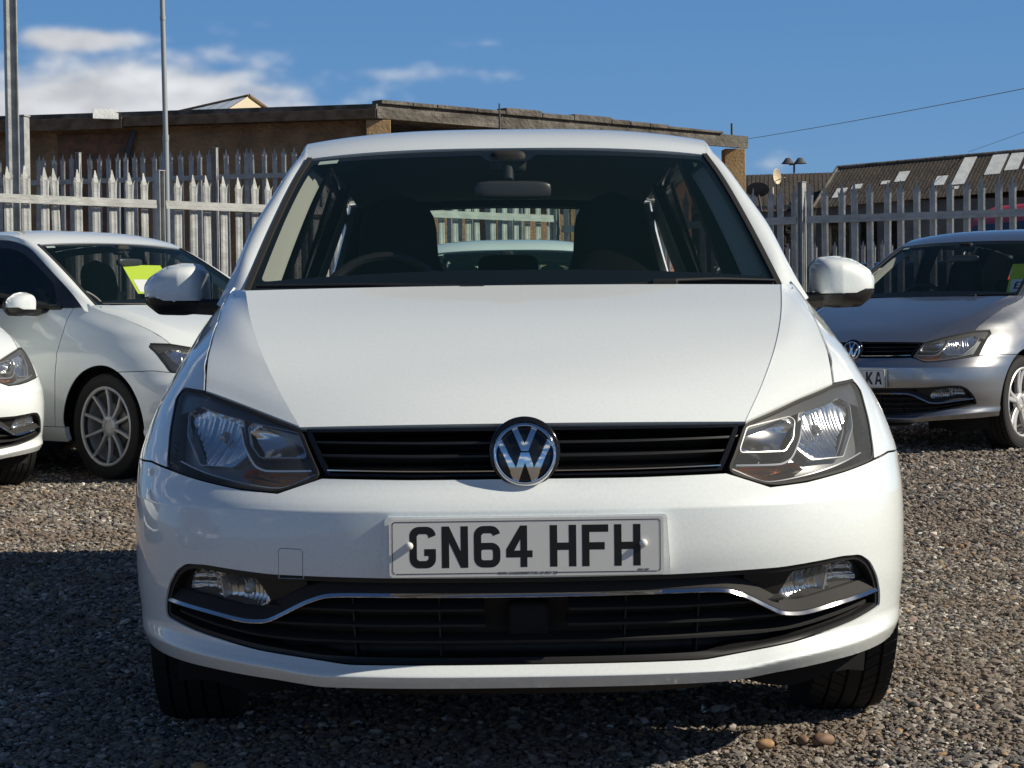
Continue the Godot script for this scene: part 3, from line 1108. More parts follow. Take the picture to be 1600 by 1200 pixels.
func glyph(ch: String) -> Array:  # outlines of one character 50 mm wide and 79 mm high, strokes of 14 mm: [outline, hole, hole ...]
	var w := .050
	var h := .079
	var k := .014
	match ch:
		"H": return [pts([0, 0, k, 0, k, .0315, w - k, .0315, w - k, 0, w, 0, w, h, w - k, h, w - k, .0455, k, .0455, k, h, 0, h])]
		"F": return [pts([0, 0, k, 0, k, .0315, .043, .0315, .043, .0455, k, .0455, k, h - k, w, h - k, w, h, 0, h])]
		"N": return [pts([0, 0, k, 0, k, .048, .036, 0, w, 0, w, h, w - k, h, w - k, .031, k, h, 0, h])]
		"4": return [pts([.027, 0, .040, 0, .040, .0185, w, .0185, w, .0315, .040, .0315, .040, h, .027, h, 0, .034, 0, .0185, .027, .0185]), pts([.0155, .0315, .027, .0315, .027, .0530])]
		"A": return [pts([0, 0, k, 0, .0175, .018, .0325, .018, .036, 0, w, 0, .033, h, .017, h]), pts([.020, .031, .030, .031, .025, .062])]
		"K": return [pts([0, 0, k, 0, k, .030, .034, 0, w, 0, .026, .042, w, h, .034, h, k, .050, k, h, 0, h])]
		"G":
			var ro := round_rect(0, 0, w, h, .020)
			var ri := round_rect(k, k, w - k, h - k, .006)
			var cut := pts([.030, .0365, w + .01, .0365, w + .01, .0625, .0355, .0575, .030, .0575])
			var a := Geometry2D.clip_polygons(ro, pts([k + .006, .0365, w + .01, .0365, w + .01, .0640, w - k, .0570, k + .006, .0570]))
			var o := []
			for g in a:
				o.append(g)
			var shape := pts([.0355, .0570, .0495, .0625])
			# outer edge round to the bar, inner edge back
			var e := PackedVector2Array([Vector2(.0355, .0570), Vector2(.0490, .0620)])
			e.append_array(circle(Vector2(w - .018, h - .018), .018, 6, .15, PI / 2))
			e.append_array(circle(Vector2(.018, h - .018), .018, 7, PI / 2, PI))
			e.append_array(circle(Vector2(.018, .018), .018, 7, PI, 1.5 * PI))
			e.append_array(circle(Vector2(w - .018, .018), .018, 7, 1.5 * PI, TAU))
			e.append_array(PackedVector2Array([Vector2(w, .0365), Vector2(.028, .0365), Vector2(.028, .0235), Vector2(w - k, .0235)]))
			e.append_array(PackedVector2Array([Vector2(w - k, .018), Vector2(w - k - .004, k), Vector2(k + .004, k), Vector2(k, k + .004), Vector2(k, h - k - .004), Vector2(k + .004, h - k), Vector2(w - k - .004, h - k), Vector2(w - k, h - k - .004)]))
			return [e]
		"6":
			var e := PackedVector2Array([Vector2(.0355, .0595), Vector2(.0490, .0645)])
			e.append_array(circle(Vector2(w - .018, h - .018), .018, 6, .2, PI / 2))
			e.append_array(circle(Vector2(.018, h - .018), .018, 7, PI / 2, PI))
			e.append_array(circle(Vector2(.018, .018), .018, 7, PI, 1.5 * PI))
			e.append_array(circle(Vector2(w - .018, .018), .018, 7, 1.5 * PI, TAU))
			e.append_array(circle(Vector2(w - .017, .047 - .017), .017, 6, 0, PI / 2))
			e.append_array(PackedVector2Array([Vector2(k, .047), Vector2(k, h - k - .004), Vector2(k + .004, h - k), Vector2(w - k - .004, h - k), Vector2(w - k, h - k - .003)]))
			return [e, round_rect(k, k, w - k, .034, .004)]
	return []

func write_plate(np: Node3D, text: String, x0 := INF) -> void:
	var wide := 0.0
	for ch in text:
		wide += .033 if ch == " " else .061
	var x := -(wide - .011) * 0.5 + .003 if x0 == INF else x0
	for ch in text:
		if ch == " ":
			x += .022
			continue
		var g := glyph(ch)
		var mb := MB.new()
		prism(mb, g[0], .0021, .00242, Transform3D(Basis.IDENTITY, Vector3(x, -.0385, 0)), g.slice(1))
		obj("character", mb, M.print_black, np)
		x += .061

func make_mirrors(car: Node3D) -> void:
	for s in [1, -1]:
		var wm := group("wing_mirror", car)
		var outline := side_of(rounded(pts([.960, .950, .964, .997, .950, 1.020, .907, 1.047, .862, 1.057, .812, 1.053, .790, 1.028, .788, .957, .795, .929, .860, .919, .925, .921]), .010), s)
		var c := Vector2(.868 * s, .984)
		var hull := side_of(pts([.960, .950, .964, .997, .950, 1.020, .907, 1.047, .862, 1.057, .812, 1.053, .790, 1.028, .788, .957, .795, .929, .860, .919, .925, .921]), s)
		var zr := -1.50
		var f := func(x: float, y: float) -> Vector3:
			var q := Vector2(x, y) - c
			var sum := 0.0
			for i in hull.size():
				var a: Vector2 = hull[i] - c
				var e: Vector2 = hull[(i + 1) % hull.size()] - hull[i]
				var nn := Vector2(e.y, -e.x).normalized()
				if nn.dot(a) < 0.0:
					nn = -nn
				sum += pow(maxf(q.dot(nn) / nn.dot(a), 0.0), 11.0)
			var r := clampf(pow(sum, 1.0 / 11.0), 0.0, 1.0)
			var inner := 1.0 - .30 * clampf((x * s - .86) / .1, 0, 1)
			return Vector3(x, y, zr + .095 * inner * pow(maxf(1.0 - pow(r, 4.6), 0.0), .55))
		var us := steps(.77, .98, 26) if s > 0 else steps(-.98, -.77, 26)
		var vs := steps(.89, 1.06, 22)
		var cap := Geometry2D.intersect_polygons(outline, side_of(pts([.70, .955, .90, .957, .925, .968, 1.1, .971, 1.1, 1.2, .70, 1.2]), s))[0]
		var low := Geometry2D.intersect_polygons(outline, side_of(pts([.70, .952, .90, .954, .925, .965, 1.1, .968, 1.1, .7, .70, .7]), s))[0]
		var mb := MB.new()
		panel(mb, f, cap, [], us, vs, 1.0, .004)
		obj("mirror_cap", mb, M.paint, wm)
		mb = MB.new()
		panel(mb, f, low, [], us, vs, 1.0, .004)
		rim(mb, func(x: float, y: float) -> Vector3: return Vector3(x, y, zr), outline, 1.0, .03, 1.0)
		# arm to the door
		var arm := [[Vector3(.84 * s, .940, -1.475), .030], [Vector3(.78 * s, .936, -1.46), .026], [Vector3(.70 * s, .940, -1.44), .03]]
		var fr := []
		for a in arm:
			fr.append([a[0], Vector3(0, .2, 1).normalized(), Vector3.UP])
		sweep(mb, fr, pts([.04, -.008, .045, .006, .03, .018, -.03, .018, -.04, .006, -.03, -.012]))
		obj("mirror_base", mb, M.plastic, wm)
		mb = MB.new()
		panel(mb, func(x: float, y: float) -> Vector3: return Vector3(x, y, zr - .028), inset(outline, .006), [], us, vs, -1.0)
		obj("mirror_glass", mb, M.mirror, wm)
	# wipers on the scuttle
	for wpr in [[Vector3(-.10, .962, -.99), Vector3(-.62, .972, -1.045), Vector3(-.30, .985, -1.02)], [Vector3(.36, .972, -1.0), Vector3(.635, .972, -1.055), Vector3(.18, .974, -1.0)]]:
		var mb := MB.new()
		var a: Vector3 = wpr[0]
		var b: Vector3 = wpr[1]
		box(mb, a + Vector3(0, .008, 0), Vector3(.065, .020, .03), .006)
		tube(mb, [a + Vector3(0, .012, 0), a.lerp(b, .5) + Vector3(0, .016, -.01), b + Vector3(0, .012, -.01)], .0065, 8, .004)
		tube(mb, [wpr[2], a + Vector3(0, .008, -.01)], .004, 6)
		box(mb, a.lerp(b, .55) + Vector3(0, .004, -.02), Vector3(absf(a.x - b.x) * .9, .012, .012), .003, Basis(Vector3.UP, -atan2(b.z - a.z, b.x - a.x) * 1.0))
		obj("wiper", mb, M.plastic, car)

func soft(mb: MB, c: Vector3, half: Vector3, p := 3.0, bs := Basis.IDENTITY, nu := 20, nv := 12) -> void:  # a cushion: a superellipsoid
	grid(mb, func(a: float, b: float) -> Vector3:
		var ca := cos(a); var sa := sin(a); var cb := cos(b); var sb := sin(b)
		var e := 2.0 / p
		var q := Vector3(signf(ca) * pow(absf(ca), e) * pow(absf(cb), e), signf(sb) * pow(absf(sb), e), signf(sa) * pow(absf(sa), e) * pow(absf(cb), e))
		return c + bs * (q * half), steps(0.0, TAU, nu), steps(-1.55, 1.55, nv), 1.0)

func make_cabin(car: Node3D) -> void:
	var mb := MB.new()
	# headlining
	grid(mb, func(s: float, t: float) -> Vector3: return roof_at(s * .97, clampf(t, .02, .97)) + Vector3(0, -.035, 0), steps(-1, 1, 16), steps(0, 1, 16), -1.0)
	obj("headlining", mb, M.lining, car)
	for sg in [1.0, -1.0]:
		mb = MB.new()
		grid(mb, func(s: float, t: float) -> Vector3:
			var e := screen_edge.at(t)
			var a := e + Vector3(-.016, -.016, -.020)
			var m := e + Vector3(-.066 + .018 * t, -.040, -.055)
			var o := rail_outer(lerpf(-1.22, -1.92, t)) + Vector3(-.035, -.02, -.02)
			var p := a * (1 - s) * (1 - s) + m * 2.0 * s * (1 - s) * 1.0 + o * s * s
			p = p + (m - (a * .25 + m * .5 + o * .25)) * sin(PI * s) * .9
			return Vector3(p.x * sg, p.y, p.z), steps(0, 1, 5), steps(.06, .96, 18), -sg)
		obj("pillar_trim", mb, M.trim_grey, car)
		mb = MB.new()
		grid(mb, func(s: float, t: float) -> Vector3:
			var z := lerpf(-1.0, -3.7, s)
			var y := lerpf(.22, belt(z) + .004, t)
			return Vector3(sg * (minf(side_x(z, .96), .74) - .045 - .02 * sin(PI * t)), y, z), steps(0, 1, 16), steps(0, 1, 6), -sg)
		grid(mb, func(s: float, t: float) -> Vector3:
			var z := lerpf(-3.06, -3.64, s)
			var y := lerpf(belt(z) - .03, rail_top.at(-z) - .004, t)
			return Vector3(sg * (side_x(z, y) - .028), y, z), steps(0, 1, 6), steps(0, 1, 6), -sg)
		# inner frames of the doors
		for zz in [-2.23, -3.12]:
			var fr := []
			for i in 9:
				var y := lerpf(.98, rail_top.at(-zz) - .01, i / 8.0)
				fr.append([Vector3(sg * (side_x(zz, y) - .02), y, zz - (y - 1.0) * .12), Vector3(-sg, 0, 0), Vector3(0, 0, 1)])
			sweep(mb, fr, pts([.035, -.04, .035, .04, 0, .06, 0, -.06]))
		obj("door_trim", mb, M.cabin, car)
	mb = MB.new()
	# dashboard
	grid(mb, func(s: float, t: float) -> Vector3:
		var pr := [Vector2(.925, -1.02), Vector2(.948, -1.16), Vector2(.962, -1.36), Vector2(.945, -1.47), Vector2(.88, -1.50), Vector2(.74, -1.46), Vector2(.55, -1.42), Vector2(.3, -1.40)]
		var x := t * 7.0
		var i := mini(int(x), 6)
		var q: Vector2 = pr[i].lerp(pr[i + 1], x - i)
		var hump := .035 * exp(-pow((s * .68 + .33) / .13, 2.0)) * smoothstep(.25, .45, t) * (1.0 - smoothstep(.5, .65, t))
		return Vector3(s * .68, q.x + hump, q.y + .03 * s * s), steps(-1, 1, 40), steps(0, 1, 28), 1.0)
	obj("dashboard", mb, M.cabin, car)
	# steering wheel
	var sw := group("steering_wheel", car, Vector3(-.335, .905, -1.60))
	sw.rotation.x = -0.42
	mb = MB.new()
	var ring := []
	for i in 40:
		var a := TAU * i / 40.0
		ring.append([Vector3(cos(a), sin(a), 0) * .183, Vector3(cos(a), sin(a), 0), Vector3.BACK])
	sweep(mb, ring, circle(Vector2.ZERO, .015, 10), true)
	obj("wheel_rim", mb, M.leather, sw)
	mb = MB.new()
	soft(mb, Vector3(0, -.01, .0), Vector3(.075, .065, .03))
	box(mb, Vector3(0, .0, .0), Vector3(.33, .03, .014), .005)
	box(mb, Vector3(0, -.09, .0), Vector3(.05, .15, .014), .005)
	obj("hub", mb, M.leather, sw)
	# seats
	for s in [-1, 1]:
		var seat := group("front_seat", car, Vector3(.325 * s, 0, -2.12))
		mb = MB.new()
		grid(mb, func(a: float, t: float) -> Vector3:
			var y := lerpf(.38, 1.29, t)
			var hw := lerpf(.255, .235, smoothstep(0, .5, t))
			hw = lerpf(hw, .118, smoothstep(.50, .82, t))
			hw *= pow(maxf(1.0 - pow(clampf((t - .82) / .18, 0, 1), 3.0), 0.0), .5)
			var hd := .075 * pow(maxf(1.0 - pow(clampf((t - .88) / .12, 0, 1), 2.0), 0.0), .5)
			var ca := cos(a); var sa := sin(a)
			return Vector3(signf(ca) * pow(absf(ca), .6) * hw, y, -.20 * t - .02 + signf(sa) * pow(absf(sa), .6) * hd + .05 * ca * ca * (1.0 if sa > 0 else 0.3) * (1.0 - smoothstep(.5, .8, t))), steps(0, TAU, 28), steps(0, 1, 24), 1.0)
		obj("backrest", mb, M.cabin, seat)
		mb = MB.new()
		soft(mb, Vector3(0, .40, .24), Vector3(.25, .09, .27))
		obj("cushion", mb, M.cabin, seat)
	var rs := group("rear_seat", car, Vector3(0, 0, -2.98))
	mb = MB.new()
	soft(mb, Vector3(0, .72, -.10), Vector3(.62, .30, .09), 5.0, Basis(Vector3.RIGHT, -.25))
	obj("backrest", mb, M.cabin, rs)
	mb = MB.new()
	soft(mb, Vector3(0, .42, .25), Vector3(.62, .09, .28), 5.0)
	obj("cushion", mb, M.cabin, rs)
	for x in [-.38, 0.02, .40]:
		mb = MB.new()
		soft(mb, Vector3(x, 1.065, -.17), Vector3(.105, .062, .04), 5.0)
		obj("headrest", mb, M.cabin, rs)
	mb = MB.new()
	box(mb, Vector3(0, .965, -3.44), Vector3(1.22, .03, .62), .01)
	obj("parcel_shelf", mb, M.cabin, car)
	# driving mirror and the sensor block above it
	mb = MB.new()
	soft(mb, Vector3(.012, 1.245, -1.60), Vector3(.104, .0245, .022), 4.5, Basis(Vector3.UP, .15))
	tube(mb, [Vector3(0, 1.27, -1.60), Vector3(0, 1.335, -1.66)], .014, 8)
	obj("rear_view_mirror", mb, M.mirror_shell, car)
	mb = MB.new()
	soft(mb, Vector3(.0, 1.325, -1.665), Vector3(.05, .032, .035), 4.0)
	obj("sensor_housing", mb, M.cabin, car)
	# tax disc sized sticker in the corner of the screen
	mb = MB.new()
	grid(mb, func(s: float, t: float) -> Vector3: return screen(lerpf(-.93, -.835, s) , lerpf(.945, .972, t)) + Vector3(0, -.002, -.0015), steps(0, 1, 4), steps(0, 1, 2), 1.0)
	obj("windscreen_sticker", mb, M.sticker, car)

func make_underside(car: Node3D) -> void:
	var mb := MB.new()
	var floor_ := func(x: float, z: float) -> Vector3: return Vector3(x, .205 + .02 * smoothstep(-.5, -.1, z), z)
	panel(mb, floor_, pts([-.60, -.22, -.36, -.10, .36, -.10, .60, -.22, .55, -.45, .55, -1.15, .74, -1.18, .74, -2.9, .55, -2.95, .55, -3.7, -.55, -3.7, -.55, -2.95, -.74, -2.9, -.74, -1.18, -.55, -1.15, -.55, -.45]), [], steps(-.8, .8, 8), steps(-3.8, 0, 16), 1.0)
	# bulkhead and engine bay walls keep daylight out of the seams
	grid(mb, func(s: float, t: float) -> Vector3: return Vector3(s * .66, lerpf(.2, .92, t), -1.12), steps(-1, 1, 4), steps(0, 1, 4), 1.0)
	grid(mb, func(s: float, t: float) -> Vector3: return Vector3(s * .60, lerpf(.2, .62, t), -.40 + .06 * t), steps(-1, 1, 4), steps(0, 1, 4), 1.0)
	obj("underbody", mb, M.under, car)
	for sg in [1.0, -1.0]:
		for zc in [-.80, -3.27]:
			mb = MB.new()
			grid(mb, func(s: float, t: float) -> Vector3:
				var a := deg_to_rad(lerpf(-18, 198, s))
				return Vector3(sg * lerpf(.775, .54, t), .30 + .343 * sin(a), zc + .343 * cos(a)), steps(0, 1, 24), steps(0, 1, 3), 1.0)
			grid(mb, func(s: float, t: float) -> Vector3:
				var a := deg_to_rad(lerpf(-18, 198, s))
				return Vector3(sg * .55, .30 + .345 * t * sin(a), zc + .345 * t * cos(a)), steps(0, 1, 24), steps(0, 1, 3), sg)
			obj("wheel_arch_liner", mb, M.under, car)
	for sg in [1.0, -1.0]:  # the flexible lip in front of each wheel
		mb = MB.new()
		grid(mb, func(a: float, b: float) -> Vector3:
			var x := lerpf(.36, .735, a)
			return Vector3(sg * x, lerpf(.215, .125 + .012 * sin(a * 9.0), b), -.36 - .10 * a * a - .03 * b), steps(0, 1, 10), steps(0, 1, 4), 1.0)
		obj("air_deflector", mb, M.under, car)

var tyre_mesh: ArrayMesh  # shared by all wheels
func make_tyre() -> ArrayMesh:
	if tyre_mesh:
		return tyre_mesh
	var mb := MB.new()
	var R := .301
	# sidewalls and shoulders turned; the tread as ribs cut by sipes
	var half := pts([.196, -.060, .205, -.078, .235, -.092, .262, -.0925, .282, -.089])
	lathe(mb, half, 72, Transform3D.IDENTITY)
	var h2 := PackedVector2Array()
	for i in range(half.size() - 1, -1, -1):
		h2.append(Vector2(half[i].x, -half[i].y))
	lathe(mb, h2, 72, Transform3D.IDENTITY)
	lathe(mb, pts([.282, -.089, .290, -.080, .2915, .0, .290, .080, .282, .089]), 72, Transform3D.IDENTITY)
	for rb in [[-.086, -.056, 64, .25], [-.049, -.021, 60, .55], [-.014, .014, 72, .0], [.021, .049, 60, -.55], [.056, .086, 64, -.25]]:
		var nb: int = rb[2]
		for k in nb:
			var a0: float = TAU * k / nb
			var a1: float = TAU * (k + (.90 if absf(rb[3]) > .1 else 1.0)) / nb
			var sh: float = rb[3] * .12
			var P := []
			for e in [[rb[0], a0, 0.0], [rb[1], a0, sh], [rb[1], a1, sh], [rb[0], a1, 0.0]]:
				var rr := R - .010 * pow(absf(e[0]) / .086, 6.0)
				P.append([Vector3(e[0], cos(e[1] + e[2]) * rr, sin(e[1] + e[2]) * rr), Vector3(0, cos(e[1] + e[2]), sin(e[1] + e[2]))])
			var id := []
			for q in P:
				id.append(mb.add(q[0], q[1]))
			mb.quad(id[0], id[1], id[2], id[3])
			for i in 4:
				var a: Vector3 = P[i][0]
				var b: Vector3 = P[(i + 1) % 4][0]
				var mid: Vector3 = (P[0][0] + P[2][0]) * .5
				var n1: Vector3 = (b - a).cross(P[i][1]).normalized()
				if n1.dot((a + b) * .5 - mid) < 0:
					n1 = -n1
				mb.flat([a, b, b - P[(i + 1) % 4][1] * .009, a - P[i][1] * .009], n1)
	tyre_mesh = mb.mesh()
	return tyre_mesh

func make_wheel(style: String) -> Node3D:  # the axle is x, the outside is +x
	var w := Node3D.new()
	w.name = "wheel"
	obj("tyre", make_tyre(), M.tyre, w)
	var rr := .222 if style != "plain" else .205
	var mb := MB.new()
	lathe(mb, pts([rr - .03, -.085, rr - .012, -.06, rr - .022, .0, rr - .020, .050, rr - .006, .072, rr, .082, rr + .002, .088, rr - .004, .092, rr - .014, .088, rr - .018, .070]), 64, Transform3D.IDENTITY)
	lathe(mb, pts([.062, .045, .060, .066, .050, .074, .030, .076, .028, .070, .0, .071]), 32, Transform3D.IDENTITY)
	obj("rim", mb, M.alloy, w)
	mb = MB.new()
	lathe(mb, pts([.0, .028, .125, .028, .128, .024, .128, .008, .05, .008, .05, -.05, rr - .022, -.05]), 40, Transform3D.IDENTITY)
	obj("brake_disc", mb, M.disc, w)
	var n := 10
	for k in n:
		var a := TAU * k / n
		if style == "twin":
			a = TAU * (floorf(k / 2.0)) / 5.0 + (0.14 if k % 2 == 0 else -0.14)
		var d := Vector3(0, cos(a), sin(a))
		var wide := Vector3(0, -sin(a), cos(a))
		var sp := MB.new()
		var tw := .5 if style == "ten" else .75
		var fr := []
		for i in 6:
			var t := i / 5.0
			var r := lerpf(.045, rr - .008, t)
			fr.append([d * r + Vector3(lerpf(.062, .078, t) - .010 * sin(PI * t), 0, 0), Vector3.RIGHT, wide])
		var hwid := .0105 * tw / .5 * (.9 if style == "ten" else 1.0)
		sweep(sp, fr, pts([.006, -hwid * .6, .006, hwid * .6, .0, hwid, -.02, hwid * .8, -.02, -hwid * .8, .0, -hwid]))
		obj("spoke", sp, M.alloy, w)
	for k in 5:
		var a := TAU * (k + .5) / 5.0
		mb = MB.new()
		lathe(mb, pts([.009, .060, .009, .072, .006, .075, .0, .075]), 8, Transform3D(Basis.IDENTITY, Vector3(0, cos(a), sin(a)) * .040))
		obj("wheel_bolt", mb, M.disc, w)
	return w

func fit_wheels(car: Node3D, style: String, steer := 0.0) -> void:
	var proto := make_wheel(style)
	var first := true
	for zc in [-.80, -3.27]:
		for s in [1, -1]:
			var w: Node3D = proto if first else proto.duplicate()
			first = false
			w.name = "wheel"
			car.add_child(w, true)
			w.position = Vector3(.722 * s, .294, zc)
			w.rotation.y = (0.0 if s > 0 else PI) + (steer if zc > -1.0 else 0.0)

func repaint(car: Node, m: Material) -> void:
	for o in car.find_children("*", "MeshInstance3D", true, false):
		if o.material_override == M.paint:
			o.material_override = m

# ---------------------------------------------------------------- materials
var M := {}

func mat(name_: String, c: Color, rough: float, metal := 0.0) -> StandardMaterial3D:
	var m := StandardMaterial3D.new()
	m.resource_name = name_
	m.albedo_color = c
	m.roughness = rough
	m.metallic = metal
	M[name_] = m
	return m

func noise_tex(freq: float, seed_: int, ramp: Array, normal := false, kind := FastNoiseLite.TYPE_SIMPLEX_SMOOTH, size := 512, bump := 6.0) -> NoiseTexture2D:
	var n := FastNoiseLite.new()
	n.noise_type = kind
	n.seed = seed_
	n.frequency = freq
	n.fractal_octaves = 4
	if kind == FastNoiseLite.TYPE_CELLULAR:
		n.fractal_type = FastNoiseLite.FRACTAL_NONE
		n.cellular_return_type = FastNoiseLite.RETURN_DISTANCE if normal else FastNoiseLite.RETURN_CELL_VALUE
	var t := NoiseTexture2D.new()
	t.width = size
	t.height = size
	t.seamless = true
	t.noise = n
	t.as_normal_map = normal
	t.bump_strength = bump
	if ramp.size():
		var g := Gradient.new()
		var off := PackedFloat32Array()
		var col := PackedColorArray()
		for i in ramp.size():
			off.append(ramp[i][0]); col.append(ramp[i][1])
		g.offsets = off
		g.colors = col
		t.color_ramp = g
	return t

func weathered(name_: String, a: Color, b: Color, rough: float, scale_: float, seed_: int, metal := 0.0, bump := 2.0) -> StandardMaterial3D:
	var m := mat(name_, Color.WHITE, rough, metal)
	m.albedo_texture = noise_tex(.012, seed_, [[0.25, a], [0.5, a.lerp(b, .5)], [0.75, b]])
	m.normal_enabled = true
	m.normal_texture = noise_tex(.06, seed_ + 5, [], true, FastNoiseLite.TYPE_SIMPLEX_SMOOTH, 512, bump)
	m.uv1_triplanar = true
	m.uv1_world_triplanar = true
	m.uv1_scale = Vector3.ONE * scale_
	return m

func make_materials() -> void:
	var p := mat("paint", Color.WHITE, .42)
	p.albedo_texture = noise_tex(.09, 61, [[.2, lin(.69, .735, .745)], [.5, lin(.725, .775, .785)], [.8, lin(.745, .795, .805)]])  # road dust and fine specks
	p.uv1_triplanar = true
	p.uv1_scale = Vector3.ONE * 2.2
	p.clearcoat_enabled = true
	p.clearcoat = 1.0
	p.clearcoat_roughness = .02
	p = mat("paint_silver", lin(.38, .39, .41), .31, .92)
	p.clearcoat_enabled = true
	p.clearcoat = 1.0
	p.clearcoat_roughness = .02
	mat("plastic", lin(.009, .009, .0095), .5)
	mat("plastic_pale", lin(.011, .011, .0115), .78)
	mat("gloss_black", lin(.008, .008, .009), .12)
	mat("frame_black", lin(.008, .008, .009), .2)
	mat("rubber", lin(.012, .012, .012), .7)
	mat("tyre", lin(.011, .011, .011), .8)
	mat("under", lin(.006, .006, .006), .9)
	mat("cabin", lin(.007, .007, .008), .75)
	mat("leather", lin(.016, .016, .017), .35)
	mat("lining", lin(.03, .03, .03), .9)
	mat("trim_grey", lin(.21, .235, .205), .8)
	mat("mirror_shell", lin(.03, .032, .033), .35)
	mat("chrome", lin(.72, .73, .75), .06, 1.0)
	mat("chrome_dark", lin(.62, .63, .65), .10, 1.0)
	mat("mirror", lin(.8, .8, .8), .02, 1.0)
	mat("lamp_chrome", lin(.64, .65, .65), .16, 1.0)
	mat("lamp_silver", lin(.42, .43, .44), .3, .7)
	mat("lamp_black", lin(.06, .063, .066), .4)
	mat("lamp_brow", lin(.035, .036, .038), .3)
	mat("lamp_bezel", lin(.15, .16, .17), .3, .5)
	mat("amber", lin(.42, .13, .04), .3)
	mat("red_lens", lin(.25, .01, .01), .15)
	mat("frit", lin(.004, .004, .005), .3)
	mat("plate_white", lin(.70, .70, .68), .25)
	mat("print_black", lin(.004, .004, .004), .45)
	mat("cap_white", lin(.75, .75, .74), .3)
	mat("sticker", lin(.45, .55, .50), .6)
	mat("alloy", lin(.60, .60, .60), .38, .45)
	mat("disc", lin(.12, .12, .12), .45, .8)
	mat("card_green", lin(.42, .60, .02), .6)
	mat("card_white", lin(.7, .72, .72), .6)
	for g in [["glass", lin(.02, .05, .045, .12)], ["rear_glass", lin(.50, .80, .66, .0)], ["side_glass", lin(.006, .011, .012, .82)], ["lens", lin(.6, .62, .62, .075)]]:
		var m := mat(g[0], g[1], 0.0)
		m.metallic_specular = .22 if g[0] == "lens" else .29
		m.transparency = BaseMaterial3D.TRANSPARENCY_ALPHA
		if g[0] == "rear_glass":
			m.refraction_enabled = true
			m.refraction_scale = .0002
	weathered("galvanised", lin(.42, .435, .43), lin(.30, .312, .31), .55, .9, 11, .1, 1.0)
	weathered("render_brown", lin(.36, .225, .125), lin(.23, .145, .085), .95, .25, 21, 0.0, 5.0)
	weathered("render_tan", lin(.44, .30, .15), lin(.36, .23, .11), .95, .4, 22, 0.0, 1.2)
	weathered("brick_red", lin(.27, .13, .08), lin(.14, .09, .06), .95, .5, 23, 0.0, 6.0)
	weathered("roof_slab", lin(.17, .155, .135), lin(.06, .055, .048), .95, .35, 24, 0.0, 5.0)
	weathered("fascia", lin(.12, .078, .045), lin(.22, .15, .095), .95, .5, 25, 0.0, 3.0)
	weathered("roof_brown", lin(.072, .058, .046), lin(.042, .036, .031), .95, .22, 26, 0.0, 3.0)
	weathered("wall_grey", lin(.16, .155, .145), lin(.10, .098, .092), .95, .2, 27, 0.0, 3.0)
	weathered("skylight", lin(.66, .68, .68), lin(.5, .52, .52), .3, .4, 28)
	mat("rooflight_sheet", lin(.80, .86, .90), .25)
	mat("dark_opening", lin(.006, .006, .007), .4)
	mat("window_frame", lin(.5, .5, .48), .5)
	mat("red_paint", lin(.50, .02, .02), .4)
	mat("dark_paint", lin(.012, .014, .02), .15)
	mat("cable", lin(.06, .065, .075), .7)
	mat("pole_grey", lin(.30, .33, .35), .5, .2)
	mat("cream", lin(.6, .52, .38), .7)

